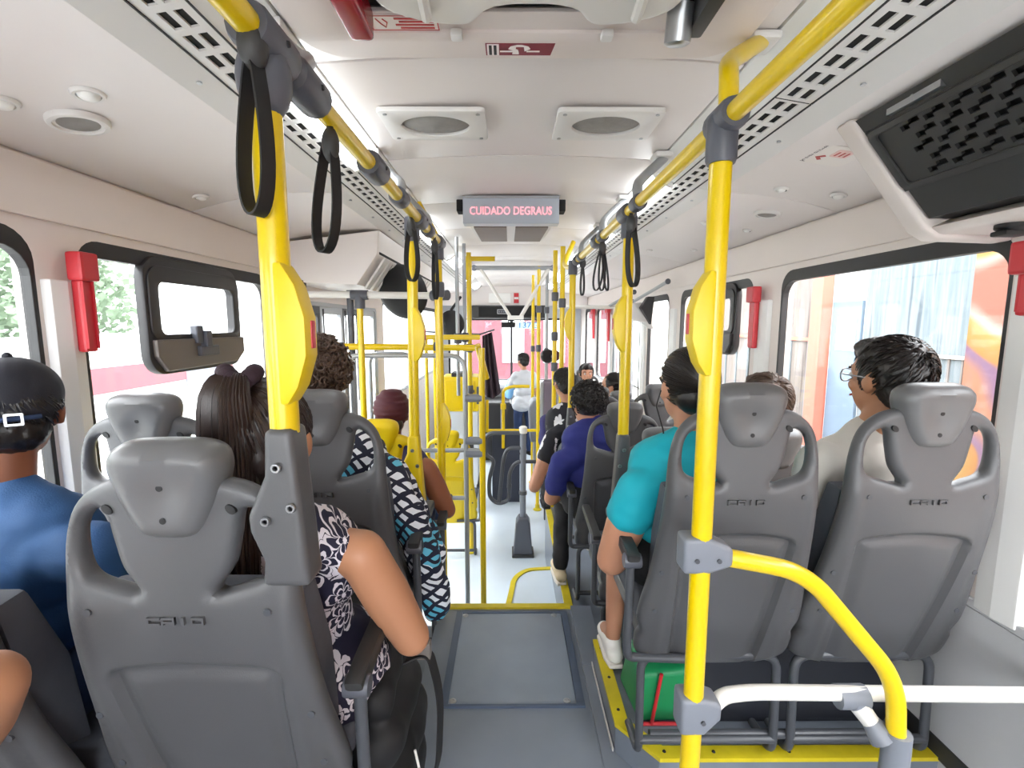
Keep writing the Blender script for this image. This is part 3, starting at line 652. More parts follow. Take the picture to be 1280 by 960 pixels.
HEADM = shell(HEAD_O, [], .007, lambda x, z: lean(1.0)-.004-.02*(z-1.05), lambda x, z: .074, .026, hbk).mesh('headrest', True)
def logo_mb():
    mb = MB(); h, w, s = .013, .021, .0034
    def y(z): return lean(z)-.034
    def bar(x0,z0,x1,z1): mb.box((x0, lean(.85)-.0345, .844+z0), (x1, lean(.85)-.026, .844+z1))
    for i, ch in enumerate('CAIO'):
        x = -.046+i*.0235; x2 = x+w
        if ch == 'I': bar(x+.008,0,x+.013,h); continue
        bar(x,0,x+s,h); bar(x,h-s,x2,h)
        if ch in 'CO': bar(x,0,x2,s)
        if ch in 'AO': bar(x2-s,0,x2,h)
        if ch == 'A': bar(x,h*.3,x2,h*.3+s*.8)
    return mb
LOGOM = logo_mb().mesh('logo', False)
def seatback_y(x, z): return fmid(x, z)-fth(x, z)*.5+fback(x, z)
SCREWS = [(.145,.862),(-.145,.862),(.186,.64),(-.186,.64),(.188,.51),(-.188,.51)]
SCREWM = [MB().lathe([(.0065,-.002),(.0065,.004),(.004,.004),(.0035,.0)], (x, seatback_y(x,z)-.001, z), (0,1,0), n=10).mesh('screw', False) for x, z in SCREWS]
HSM = [MB().lathe([(.0052,-.002),(.0052,.004)], (x, lean(1.0)-.004-.02*(z-1.05)-.037+hbk(x,z)+.001, z), (0,1,0), n=12).mesh('screw', False) for x, z in ((0,1.075),(0,1.022))]
OVM = [MB().lathe([(.008,-.003),(.008,.004)], (sx*.097, seatback_y(.097,1.035), 1.035), (0,1,0), n=14, sq=(.8,1.2)).mesh('slot', False) for sx in (-1, 1)]
def rbox(a, b, bev, seg=3): return MB().box(a, b).mesh('m', True, bev, seg)
CUSH = rbox((-.205,.165,.40),(.205,.56,.475), .03); BCUSH = MB().prism([(.03,.865),(.06,.70),(.11,.53),(.175,.50),(.15,.70),(.085,.87)], -.18, .18, ((0,1,0),(0,0,1),(1,0,0))).mesh('m', True, .012, 2)
SHELL_B = rbox((-.2,.165,.345),(.2,.54,.40), .02)
def tubes_mb(paths, r): 
    mb = MB()
    for p in paths: mb.tube(fillet(p, .05, 6), r, 12)
    return mb
PED = tubes_mb([[(-.20,.24,.01),(-.20,.12,.01),(-.20,.13,.325),(.20,.13,.325),(.20,.12,.01),(.20,.24,.01)], [(-.17,.21,.335),(-.17,.48,.335)], [(.17,.21,.335),(.17,.48,.335)], [(-.2,.12,.06),(.2,.12,.06)]], .0125).mesh('pedestal', True)
def arm_meshes(s):
    a = MB().prism([(.06,.665),(.075,.625),(.12,.63),(.37,.655),(.385,.67),(.37,.685),(.12,.675)], -.018, .018, ((0,1,0),(0,0,1),(1,0,0),(s*.246,0,0))).mesh('armrest', True, .007, 2)
    p = MB().lathe([(.019,-.024),(.021,-.02),(.021,.02),(.019,.024)], (s*.246,.088,.640), (1,0,0), n=18).mesh('armrest_pivot', True)
    f = MB().tube(fillet([(s*.25,.088,.64),(s*.25,.10,.36),(s*.24,.11,.335),(s*.05,.10,.335)], .05, 6), .0125).mesh('side_frame', True)
    return a, p, f
ARM = {1: arm_meshes(1), -1: arm_meshes(-1)}
def part(name, me, mat, parent):
    """a part that shares its mesh between seats"""
    if len(me.materials) == 0: me.materials.append(mat)
    o = bpy.data.objects.new(name, me); COL.objects.link(o); o.parent = parent; ORG[o.name] = ORG[parent.name]; 
    if me.materials[0] != mat: o.material_slots[0].link = 'OBJECT'; o.material_slots[0].material = mat
    return o
def seat(label, x, y, base, arm=0, color='grey', rz=0, group='grey moulded bus seats', logo=True):
    t = thing('bus_seat', label, 'seat', (x, y, base), group, rz); g = M['grey'] if color == 'grey' else M['yplast']; h = M['greyhead'] if color == 'grey' else M['yplast']
    bk = part('backrest', BACK, g, t); hd = part('headrest', HEADM, h, t)
    if logo: part('embossed_lettering', LOGOM, g, bk)
    
    for m_ in SCREWM: part('screw', m_, M['frame'], bk)
    for m_ in HSM: part('screw', m_, M['black'], hd)
    for m_ in OVM: part('slot', m_, M['black'], bk)
    
    part('seat_cushion', CUSH, M['cushion'], t); part('back_cushion', BCUSH, M['cushion'], t); part('seat_pan', SHELL_B, g, t); part('pedestal', PED, M['frame'], t)
    if arm:
        A, P, Fm = ARM[arm]; a = part('armrest', A, M['darkgrey'], t); part('armrest_pivot', P, M['joint'], a); part('side_frame', Fm, M['frame'], t)
    return t
def socket(parent, px, py, ztop, mat, s, h=.30):
    """pole socket moulded on the aisle-side shoulder of a seat; s = +1 when the seat lies to the right of the pole"""
    poly = [(-.020,ztop),(.020,ztop),(.024,ztop-.07),(s*.052 if s > 0 else .028,ztop-.13),(s*.050 if s > 0 else .030,ztop-.155),(.032,ztop-.20),(.036,ztop-h),(-.036,ztop-h),(-.032,ztop-.20),(s*.050 if s < 0 else -.030,ztop-.155),(s*.052 if s < 0 else -.028,ztop-.13),(-.024,ztop-.07)]
    o = MB().prism(poly, -.027, .030, ((1,0,0),(0,0,1),(0,1,0),(px,py,0))).build('pole_socket', mat, parent, True, .012, 3)
    for dx, dz in ((-.002,-.055),(s*.022,-.135),(-s*.016,-.115)):
        MB().lathe([(.0075,-.004),(.0065,-.007),(.004,-.007),(.003,-.004)], (px+dx,py-.027,ztop+dz), (0,1,0), n=14).build('screw', M['metal'], o)
    return o
S = {}
S['L1'] = seat('nearest grey bus seat at left, carrying the yellow pole on its shoulder', -.537, .752, .075, 1)
S['LW1'] = seat('dark grey window seat cut off by the lower left corner of the view', -1.02, .705, .075)
S['L2'] = seat('grey aisle seat under the curly haired passenger', -.540, 1.325, .075, 1)
S['LW2'] = seat('grey window seat below the sliding window, empty headrest showing', -.965, 1.265, .075)
S['L3'] = seat('yellow priority seat holding the second left pole', -.555, 1.98, -.14, 1, 'yellow', group='yellow priority seats', logo=False)
S['LW3'] = seat('yellow priority window seat behind the curly haired passenger', -.985, 1.98, -.14, 0, 'yellow', group='yellow priority seats', logo=False)
S['L4'] = seat('yellow folding seat farther along the left aisle', -.50, 3.82, -.60, 1, 'yellow', group='yellow priority seats', logo=False)
S['R1'] = seat('grey aisle seat at right behind the yellow guard rail', .584, 1.165, .112, -1)
S['RW1'] = seat('grey window seat at right under the man with glasses', 1.036, 1.165, .112)
S['R2'] = seat('grey aisle seat in front of the woman in teal, carrying a pole', .615, 1.86, -.15, -1)
S['RW2'] = seat('grey window seat in front of the man with glasses', 1.05, 1.84, -.15)
S['R3'] = seat('grey aisle seat of the man in the indigo shirt', .575, 2.36, -.13, -1)
S['RW3'] = seat('grey window seat level with the man in the indigo shirt', 1.03, 2.36, -.15)
S['R4'] = seat('grey aisle seat of the passenger in the printed black shirt', .56, 3.10, -.15, -1)
S['RW4'] = seat('grey window seat beyond the earphone of the woman in teal', 1.02, 3.25, -.15)
S['RF'] = seat('grey rear-facing seat with high headrest behind the facing man', .88, 5.65, -.28, 0, rz=math.pi)
S['RM'] = seat('grey window seat of the woman with a dark bun', .93, 3.98, -.30)
# ------------------------------------------------------------------ handrails, poles, joints
RR = .0175
def sleeve(c, axis, L, r, n=16):
    a = Vector(axis).normalized(); c = Vector(c)
    return MB().lathe([(r*.9,-L/2),(r,-L/2+.008),(r,L/2-.008),(r*.9,L/2)], c, a, n=n)
ZRL = 1.774; XRL = -.328; XRR = .40
t = thing('ceiling_handrail', 'long yellow handrail along the left of the aisle ceiling', 'handrail', (XRL, 1, ZRL))
MB().tube(fillet([(XRL,-1.2,ZRL),(XRL,2.28,ZRL),(XRL-.02,2.42,ZRL+.03),(XRL-.12,2.44,1.985)], .08, 8), RR, 16).build('rail', M['yellow'], t)
for y in (.70,.82,1.22,1.80,2.28):
    j = sleeve((XRL,y,ZRL),(0,1,0),.10,.030).build('joint', M['joint'], t)
    MB().lathe([(.005,0),(.004,.004)], (XRL+.028,y,ZRL), (1,0,0), n=8).build('screw', M['black'], j)
for y in (.84,1.55,2.05):
    MB().tube(fillet([(XRL,y-.06,ZRL+.01),(XRL-.01,y+.02,ZRL+.06),(XRL-.07,y+.16,1.90),(XRL-.15,y+.22,1.985)], .08, 8), .0165).build('bracket', M['alu'], t)
    MB().box((XRL-.18,y+.18,1.98),(XRL-.12,y+.26,1.998)).build('bracket_foot', M['white'], t, False, .005)
    sleeve((XRL,y-.06,ZRL),(0,1,0),.07,.027).build('joint', M['joint'], t)
t = thing('ceiling_handrail', 'long yellow handrail along the right of the aisle ceiling', 'handrail', (XRR, 1, ZRL))
MB().tube(fillet([(XRR,-1.2,ZRL),(XRR,3.3,ZRL),(XRR-.02,3.46,ZRL+.04),(XRR+.06,3.55,1.985)], .08, 8), RR, 16).build('rail', M['yellow'], t)
MB().tube(fillet([(XRR,.93,ZRL),(XRR,.935,ZRL+.075),(XRR+.02,.99,ZRL+.125),(XRR+.13,1.09,1.99)], .06, 8), .0175, 14).build('bracket', M['yellow'], t)
MB().box((XRR+.10,1.06,1.982),(XRR+.16,1.13,1.999)).build('bracket_foot', M['white'], t, False, .006)
for y in (.94,1.70,2.25,2.9): sleeve((XRR,y,ZRL),(0,1,0),.085,.029).build('joint', M['joint'], t)
for y in (1.55,2.12,2.75):
    MB().tube(fillet([(XRR,y,ZRL+.01),(XRR+.01,y+.06,ZRL+.07),(XRR+.06,y+.16,1.90),(XRR+.15,y+.24,1.985)], .08, 8), .0165).build('bracket', M['alu'], t)
    sleeve((XRR,y,ZRL),(0,1,0),.06,.026).build('joint', M['joint'], t)
    MB().box((XRR+.11,y+.20,1.98),(XRR+.17,y+.28,1.998)).build('bracket_foot', M['white'], t, False, .005)
def button_box(parent, x, y, z, s, L=.20):
    """yellow stop-request box: flat back on the pole, angled face towards the aisle"""
    p = [(0,-L/2),(.0,L/2),(s*.012,L/2),(s*.030,L/2-.03),(s*.042,L/2-.075),(s*.042,-L/2+.07),(s*.028,-L/2+.025),(s*.012,-L/2)]
    o = MB().prism(p, -.022, .022, ((1,0,0),(0,0,1),(0,1,0),(x+s*.006,y-.004,z))).build('stop_button_box', M['yplast'], parent, True, .007, 2)
    MB().box((min(x+s*.046,x+s*.050),y-.007,z-.020),(max(x+s*.046,x+s*.050),y+.007,z+.020)).build('button', M['red'], o, True, .003)
def pole(label, x, y, z0, z1, r=.0185, btn=None, top=True, foot=False, mat='yellow', lean=0, joints=()):
    t = thing('grab_pole', label, 'pole', (x, y, z0))
    MB().tube([(x,y,z0),(x+lean,y,z1)], r, 18).build('tube', M[mat], t)
    if top: sleeve((x+lean,y,z1-.035),(0,0,1),.085,.028).build('joint', M['joint'], t)
    if foot: MB().lathe([(.045,0),(.045,.01),(.026,.022),(.024,.06)], (x,y,z0), n=20).build('foot_flange', M['ystrip'] if mat == 'yellow' else M['alu'], t)
    if btn: button_box(t, x+lean*.3, y, btn[0], btn[1])
    for z in joints: sleeve((x,y,z),(0,0,1),.07,.028).build('joint', M['joint'], t)
    return t
# big hub on the nearest left pole
t = pole('nearest yellow pole, rising from the left seat to a dark hub', XRL-.005, .70, 1.08, ZRL, .0205, (1.385,1))
MB().sphere((XRL-.005,.70,ZRL-.045),(.036,.034,.055)).build('hub', M['joint'], t)
socket(S['L1'], XRL-.005, .70, 1.25, M['grey'], -1, .24)
t = pole('second yellow pole on the left, rising from the yellow seat', -.366, 1.80, .90, ZRL, .0195, (1.36,1), lean=.012)
socket(S['L3'], -.366, 1.80, .98, M['yplast'], -1, .30)
t = pole('third yellow pole on the left with a low button box', -.335, 2.30, .2, ZRL, .019, (.92,1), joints=(1.56,))
MB().tube([(-.335,2.30,.2),(-.335,2.30,LOW)], .019).build('lower_tube', M['yellow'], t)
t = pole('fourth yellow pole on the left, foot on the low front floor', -.335, 4.03, LOW, 1.98, .02, None, False, True, joints=(1.2,.85,.35))
MB().tube([(-.335,4.03,1.76),(-.335,4.03,1.95)], .026).build('upper_sleeve', M['yellow'], t); MB().tube([(-.33,4.03,1.93),(-.12,4.03,1.93)], .02).build('top_arm', M['yellow'], t)
pole('slim yellow pole by the left door bar', -.815, 2.65, -.14, 1.56, .0175, None, True)
pole('dark grey pole beside the left door glass', -.955, 2.92, LOW, 1.60, .02, None, False, mat='joint')
for k, (x, y) in enumerate(((-.36,3.35),(-.335,3.62))):
    pole('pale grey slim pole, %s of the pair past the left mirror' % ('nearer','farther')[k], x, y, .9, 1.985, .013, None, False, mat='alu', joints=(1.30,))
# right side
t = pole('tall yellow pole in front of the right aisle seat', XRR-.005, .94, .50, ZRL, .0205, (1.40,-1))
MB().tube(fillet([(XRR-.005,.94,.50),(XRR-.008,.94,.30),(XRR+.05,.96,.16),(XRR+.06,.97,0.0)], .10, 8), .0205, 18).build('lower_bend', M['yellow'], t)
t = pole('yellow pole on the shoulder of the second right seat', .418, 1.73, .92, ZRL, .0195, (1.40,-1))
socket(S['R2'], .418, 1.73, 1.00, M['grey'], 1, .26)
t = pole('yellow pole on the shoulder of the printed shirt seat', .385, 2.98, .80, ZRL, .019, (1.40,-1), joints=())
socket(S['R4'], .385, 2.98, .88, M['grey'], 1, .30)
for k, (u, y, lab, jt) in enumerate(((693,3.95,'yellow pole with dark joint blocks, right of the low aisle',(1.62,1.30,1.05)), (702,3.75,'yellow pole doubled behind the joint block pole on the right',(1.56,)), (673,5.0,'slim yellow pole at the right of the windscreen view',(1.55,1.15)), (666,5.9,'yellow pole nearest the standing man',(1.1,)))):
    x = (u-637)/600.0*y; pole(lab, x, y, LOW, 1.985, .019, None, False, True, joints=jt)
pole('pale grey pole at the right of the windscreen view', (683-637)/600*5.3, 5.3, LOW, 1.985, .018, None, False, mat='alu', joints=(1.55,1.1))
# guard rail round the near right seat
t = thing('guard_rail', 'bent yellow and white guard rail in front of the right seats', 'guard rail', (.40, .95, .0))
gy = .945
def g3(u, v, y=gy): return tuple(at(u, v, y))
a0 = g3(908,697)
MB().tube(fillet([a0, g3(1008,716), g3(1122,852), g3(1122,945)], .07, 8), .0185, 18).build('yellow_rail', M['yellow'], t)
MB().tube(fillet([g3(888,886,.955), g3(905,870,.97), g3(940,866,.99), (XR-.0, 1.0, g3(1280,872,1.0)[2])], .05, 8), .0165, 16).build('white_rail', M['steel'], t)
c = Vector(g3(866,690)); j = MB().prism([(-.026,-.038),(.026,-.038),(.075,-.022),(.075,.016),(.026,.038),(-.026,.038)], -.026, .026, ((1,0,0),(0,0,1),(0,1,0),tuple(c))).build('joint', M['lgrey'], t, True, .010, 3)
for dx in (.0,.045): MB().lathe([(.005,-.029),(.005,-.024)], (c.x+dx,c.y,c.z-.008), (0,1,0), n=8).build('screw', M['frame'], j)
c = Vector(g3(862,888)); j = MB().prism([(-.026,-.042),(.026,-.042),(.06,-.005),(.06,.03),(.026,.042),(-.026,.042)], -.026, .03, ((1,0,0),(0,0,1),(0,1,0),tuple(c))).build('joint', M['lgrey'], t, True, .010, 3)
MB().lathe([(.005,-.03),(.005,-.024)], (c.x+.02,c.y,c.z-.008), (0,1,0), n=8).build('screw', M['frame'], j)
c = Vector(g3(1066,872,.995)); e = Vector(g3(1106,925,.955))
MB().tube([c+Vector((-.035,0,.0)), c+Vector((.03,0,.0))], .026, 14).build('joint', M['lgrey'], t)
MB().tube([c, e], [.022,.017,] , 14).build('white_stub', M['steel'], t)
MB().tube([c, c.lerp(e,.35)], [.024,.019], 14).build('joint', M['lgrey'], t)
MB().tube([c.lerp(e,.6), e], [.019,.03], 14).build('joint', M['lgrey'], t)
e2 = Vector(g3(1122,935)); MB().tube([e2+Vector((0,0,.035)), e2+Vector((0,0,-.10))], .027, 16).build('joint', M['lgrey'], t); MB().tube([e2+Vector((0,0,-.08)), Vector((e2.x,e2.y,0.0))], .0185, 16).build('post', M['steel'], t)
MB().tube([(.42,1.30,.175),(1.18,1.30,.175)], .014).build('low_tube', M['frame'], t)
tag(MB().box((.62,1.42,.10),(1.24,1.80,.42)).build('underseat_shade_box', pm('dark_blue_box', '#20232c', .6), None, False, .02), 'dark box standing in for the shade under the right window seats', 'box')  # added dark box imitates the shaded space below the seats
# ------------------------------------------------------------------ hanging straps
def strap(label, top, L, w, tilt=0.0, n=1, knot=True, wd=(0.4,0.9,0)):
    t = thing('hanging_strap', label, 'strap', top, 'black hand straps on the handrails'); T = Vector(top); wd = Vector(wd).normalized(); side = Vector((0,0,1)).cross(wd).normalized()
    for k in range(n):
        ww = w*(1-.25*k); sh = (k-(n-1)/2)*.5*w; pts = []
        for i in range(37):
            a = i/36*2*math.pi; f = (1-math.cos(a))/2; x = math.sin(a)*ww*.5*(.35+.65*f); z = -L*f
            pts.append(T+side*(x+sh*f)+Vector((0,0,z))+side*tilt*f)
        MB().ribbon(pts, wd, .021 if n == 1 else .012, .0035).build('loop', M['black'], t)
    if knot: MB().sphere(T+Vector((0,0,-.02)),(.016,.016,.032)).build('slider', M['darkgrey'], t)
    else: MB().sphere(T+Vector((0,0,.012)),(.019,.019,.030)).build('clip', M['darkgrey'], t)
    MB().tube([T+Vector((0,0,.0)), T+Vector((0,0,.03))], .006).build('cord', M['black'], t)
strap('nearest hanging strap, wide black band beside the first left pole', (XRL+.002,.66,ZRL-.035), .195, .062, .012, 1, False, (.42,.9,0))
strap('second hanging strap from the near left, with an oval slider', (XRL,.93,ZRL-.028), .21, .075, .03, 1, True, (.5,.86,0))
strap('hanging strap in front of the second left pole', (XRL-.005,1.68,ZRL-.028), .20, .07, .0, 1, True, (.5,.86,0))
strap('farthest hanging strap on the left, by the round mirror', (XRL+.01,2.1,ZRL-.028), .24, .03, .0, 1, True, (.5,.86,0))
strap('nearest hanging strap on the right rail', (XRR-.003,1.62,ZRL-.03), .22, .062, .02, 1, True, (.5,-.86,0))
strap('tangled double hanging strap on the right rail', (XRR,2.12,ZRL-.03), .20, .055, .0, 3, True, (.3,-.9,0))
strap('farthest hanging strap on the right rail', (XRR+.02,2.82,ZRL-.04), .17, .03, .0, 1, False, (.3,-.9,0))
# ------------------------------------------------------------------ ceiling fittings
for lab, cx in (('square ceiling speaker on the left of the aisle ceiling', -.222), ('square ceiling speaker on the right of the aisle ceiling', .29)):
    cy, z = 1.535, 2.003; t = thing('ceiling_speaker', lab, 'speaker', (cx, cy, z), 'square speakers in the aisle ceiling')
    plate(rrect(-.150,-.105,.150,.105,.012), [[(.105*math.cos(a*math.pi/20), .075*math.sin(a*math.pi/20)) for a in range(40)]], ((1,0,0),(0,1,0),(0,0,1),(cx,cy,z-.006)), .014, .003).build('frame', M['white'], t, True)
    mb = MB(); vs = [(cx,cy,z-.018)]
    for j in range(1, 6):
        for k in range(32): a = k*math.pi/16; q = j/5; vs.append((cx+.106*q*math.cos(a), cy+.076*q*math.sin(a), z-.018+.016*q*q))
    fs = [(0,1+(k+1)%32,1+k) for k in range(32)]+[(1+(j-1)*32+k,1+(j-1)*32+(k+1)%32,1+j*32+(k+1)%32,1+j*32+k) for j in range(1,5) for k in range(32)]
    mb.add(vs, fs).build('grille', M['grille'], t)
    for dx in (-.132,.132):
        for dy in (-.088,.088): MB().lathe([(.006,-.015),(.006,-.011)], (cx+dx,cy+dy,z), n=8).build('screw', M['metal'], t)
def side_pt(u, v):
    """point of the side ceiling panel seen at (u, v)"""
    best = None
    for P in ((PL if u < 640 else PR),):
        for a, b in zip(P[:-1], P[1:]):
            d = ray(u, v); ex, ez = b[0]-a[0], b[1]-a[1]
            # EYE.x + k d.x = a0 + s ex ; 1.4 + k d.z = a1 + s ez
            det = d.x*(-ez)+ex*d.z
            if abs(det) < 1e-9: continue
            k = ((a[0])*(-ez)+ex*(a[1]-1.4))/det; s = (d.x*(a[1]-1.4)-d.z*a[0])/det
            if -.05 <= s <= 1.05: best = EYE+d*k
    return best
def side_norm(u): return Vector((.14, 0, -1)).normalized() if u < 640 else Vector((-.14, 0, -1)).normalized()
SPK = [(100,152,.062,'large oval speaker in the left side ceiling'), (960,266,.055,'large oval speaker in the right side ceiling')]
for u, v, r, lab in SPK:
    p = side_pt(u, v); n = side_norm(u); t = thing('round_speaker', lab, 'speaker', tuple(p))
    MB().lathe([(r,0),(r,.006),(r*.95,.012),(r*.80,.013),(r*.78,.008)], p, n, n=32, sq=(1,1)).build('rim', M['white'], t)
    MB().lathe([(r*.79,.006),(r*.5,.011),(r*.1,.013)], p, n, n=28).build('grille', M['grille'], t)
DOM = [(112,117,.032,'round ceiling air nozzle nearest on the left'), (4,128,.032,'round ceiling air nozzle cut by the left picture edge'), (252,246,.028,'round air nozzle farther along the left side ceiling'), (395,296,.028,'air nozzle above the left sliding window, far one'), (978,235,.026,'dark-centred air nozzle in the right side ceiling'), (1050,243,.028,'pale air nozzle by the preferential seat sticker'), (935,287,.022,'small air nozzle below the right oval speaker'), (882,278,.022,'small air nozzle left of the right pole'), (868,312,.022,'small air nozzle farther on the right side ceiling'), (812,312,.022,'farthest small air nozzle on the right side ceiling')]
for i, (u, v, r, lab) in enumerate(DOM):
    p = side_pt(u, v)
    if p is None: print('no side pt', u, v); continue
    n = side_norm(u); t = thing('air_nozzle', lab, 'air nozzle', tuple(p), 'air nozzles in the side ceiling')
    MB().lathe([(r,0),(r,.004),(r*.9,.008),(r*.72,.008),(r*.7,.004)], p, n, n=28).build('rim', M['white'], t)
    if i in (4,6,7): MB().lathe([(r*.45,.003),(r*.45,.009),(r*.2,.010)], p+Vector((r*.3,0,0)), n, n=14).build('opening', M['dark'], t)
    MB().sphere(p+n*.004, (r*.66,r*.66,r*.42)).build('nozzle_ball', M['diff'], t)
# roof escape hatch
t = thing('roof_hatch', 'emergency roof hatch with white plastic cover overhead', 'hatch', (.03, .72, 2.0))
plate(rrect(-.42,.20,.48,1.125,.08), [rrect(-.32,.26,.385,1.05,.05)], ((1,0,0),(0,1,0),(0,0,1),(0,0,1.990)), .03, .012).build('bezel', M['wall'], t, True)
MB().box((-.34,.25,1.994),(.40,.985,1.998)).build('recess', M['dark'], t, False); MB().box((-.34,.985,1.984),(.40,1.06,1.992)).build('inner_ledge', M['wall'], t, False, .002)
cov = fillet([(-.22,.28,0),(-.245,.80,0),(-.235,.935,0),(-.15,.975,0),(-.07,.98,0),(-.045,.935,0),(.0,.92,0),(.08,.92,0),(.125,.935,0),(.15,.98,0),(.22,.975,0),(.30,.94,0),(.31,.80,0),(.30,.28,0)], .05, 5)
MB().prism([(p.x,p.y) for p in cov], 1.955, 1.985, ((1,0,0),(0,1,0),(0,0,1))).build('cover', M['steel'], t, True, .010, 3)
for x in (-.13, .21): MB().tube([(x,.50,1.950),(x+(-.02 if x<0 else .02),.945,1.950)], .010, 8).build('cover_rib', M['steel'], t)
for x in (-.105,.195): MB().box((x-.012,1.025,1.965),(x+.012,1.05,1.98)).build('catch', M['white'], t, True, .005)
r_ = MB().box((-.30,.86,1.93),(-.255,.985,1.985)).build('emergency_handle', M['dred'], t, True, .010, 3); r_['label'] = 'dark red emergency handle'
MB().box((-.295,.975,1.935),(-.262,.992,1.965)).build('handle_tip', M['red'], r_, True, .005)
MB().lathe([(.024,-.03),(.024,.03),(.018,.034)], (.315,.965,1.952), (0,.3,-1), n=20).build('latch', M['metal'], t); MB().box((.335,.86,1.94),(.365,.99,1.985)).build('latch_bracket', M['darkgrey'], t, True, .006)
# stickers on the ceiling
t = thing('warning_sticker', 'small pink instruction sticker with red lines on the hatch frame', 'sticker', (-.205, 1.09, 1.972))
def stick(t, cx, cy, w, h, z, mat, name='paper'): return MB().box((cx-w/2,cy-h/2,z-.001),(cx+w/2,cy+h/2,z)).build(name, mat, t, False)
stick(t, -.205, 1.017, .135, .050, 1.9835, M['sticker'])
plate([(-.271,.994),(-.139,.994),(-.139,1.040),(-.271,1.040)], [[(-.269,.996),(-.141,.996),(-.141,1.038),(-.269,1.038)]], ((1,0,0),(0,1,0),(0,0,1),(0,0,1.982)), .0006).build('border', M['redink'], t, False)
for k in range(4): stick(t, -.185+(.004 if k % 2 else 0), 1.003+k*.0095, .075-.008*(k % 2), .0045, 1.9823, M['redink'], 'printed_line')
MB().tube([(-.258,1.003,1.982),(-.25,1.02,1.982),(-.243,1.03,1.982),(-.238,1.015,1.982),(-.245,1.004,1.982)], .0012, 6).build('pictogram', M['redink'], t)
t = thing('hatch_sticker', 'dark maroon sticker with a white shirted figure and arrows', 'sticker', (.025, 1.165, 1.999))
cx, cy, z = .020, 1.092, 1.9765
def q(pts, mat, name, dz=.0): return MB().prism([(cx+a, cy-b) for a, b in pts], z-.0022-dz, z-.001-dz, ((1,0,0),(0,1,0),(0,0,1))).build(name, mat, t, False)
q([(-.07,-.022),(.068,-.022),(.075,.022),(-.07,.022)], M['maroonst'], 'paper'); q([(-.067,-.020),(-.042,-.020),(-.042,.020),(-.067,.020)], M['whiteink'], 'white_block', .001)
for k in range(2): q([(-.063+k*.01,-.017),(-.057+k*.01,-.017),(-.057+k*.01,.017),(-.063+k*.01,.017)], M['blackink'], 'vertical_line', .002)
q([(-.014,-.016),(-.012,.0),(-.022,.004),(-.018,.011),(-.002,-.001),(.0,-.012),(.0,-.016)][::-1], M['whiteink'], 'sleeve', .001)
q([(-.008,-.004),(-.006,.012),(.010,.012),(.012,-.004),(.024,.004),(.020,.012),(.006,.018),(-.004,.018),(-.018,.012),(-.022,.004)], M['whiteink'], 'shirt', .0015)
for a in (-.040,.016): q([(a,-.008),(a+.028,-.008),(a+.028,-.004),(a,-.004)], M['whiteink'], 'arrow_bar', .001)
# preferential seat sticker on the right side ceiling
p = side_pt(1038, 193); n = side_norm(900); U = Vector((0,-1,0)); V = Vector((-.99,0,-.14)).normalized(); V = n.cross(U); 
t = thing('preferential_sticker', 'white preferential seat sticker with red marks on the right side ceiling', 'sticker', tuple(p))
AX = (U, V, n, p); MB().prism(rrect(-.070,-.080,.070,.080,.02), .001, .002, AX).build('paper', M['sticker'], t, False)
text_mb('preferencial', .027, (U, V, n, p+V*.052+n*.0025), .0004).build('lettering', M['blackink'], t, False)
MB().prism([(-.04,.012),(-.02,.03),(.0,.012),(-.008,.004),(-.02,.016),(-.032,.004)], .002, .0028, AX).build('red_mark', M['redink'], t, False)
MB().prism(rrect(-.005,-.05,.05,.0,.008), .002, .0028, AX).build('pink_panel', pm('pale_pink', '#e6c3bd', .5), t, False)
for k in range(3): MB().prism([(.005,-.042+k*.014),(.035,-.042+k*.014),(.035,-.037+k*.014),(.005,-.037+k*.014)], .0028, .0034, AX).build('small_print', M['redink'], t, False)
# LED passenger sign
t = thing('led_sign', 'grey LED sign reading CUIDADO DEGRAUS hung from the ceiling', 'sign', (.01, 2.4, 2.0))
MB().box((-.225,2.40,1.882),(.240,2.47,2.008)).build('sign_box', M['signface'], t, False, .004)
MB().box((-.225,2.392,2.0),(.240,2.40,2.010)).build('top_edge', M['alu'], t, False)
text_mb('CUIDADO DEGRAUS', .056, ((.76,0,0),(0,0,.95),(0,-1,0),(.006,2.3985,1.940)), .0008).build('lettering', M['led'], t, False)
MB().prism([(2.47,1.886),(3.25,1.940),(3.25,2.005),(2.47,2.005)], -.20, .215, ((0,1,0),(0,0,1),(1,0,0))).build('housing', M['white'], t, False, .006)
for a, b in ((-.18,-.015),(.03,.195)):
    for k in range(12):
        y = 2.50+k*.058; zz = 1.886+(y-2.47)*.054/.78
        MB().box((a,y,zz-.006),(b,y+.042,zz+.002)).build('louver_slat', M['louver'], t, False)
for sx in (-.24,.255): MB().box((sx-.018,2.42,1.945),(sx+.018,2.50,2.0)).build('mount', M['dark'], t, False, .004)
# overhead return-air unit at the right
t = thing('return_air_unit', 'dark grey slotted air return unit in a beige housing, upper right', 'air unit', (1.05, .5, 1.75))
ya, yb = -.9, 1.27
prof = [(.865,1.900),(1.075,1.645),(XR-.012,1.625),(XR-.012,1.84),(.95,1.915)]
AXY = ((1,0,0),(0,0,1),(0,1,0))
MB().prism([(.845,1.905),(1.060,1.640),(1.10,1.618),(XR-.005,1.612),(XR-.005,1.85),(.9,1.915)], yb-.01, yb+.05, AXY).build('end_frame', M['wall'], t, True, .012, 3)
MB().prism([(1.075,1.645),(1.10,1.628),(XR-.005,1.624),(XR-.005,1.66),(1.12,1.665)], ya, yb, AXY).build('bottom_rail', M['wall'], t, True, .008)
MB().prism([(.86,1.9),(.885,1.872),(.90,1.88),(.885,1.905)], ya, yb, AXY).build('top_rail', M['darkgrey'], t, False)
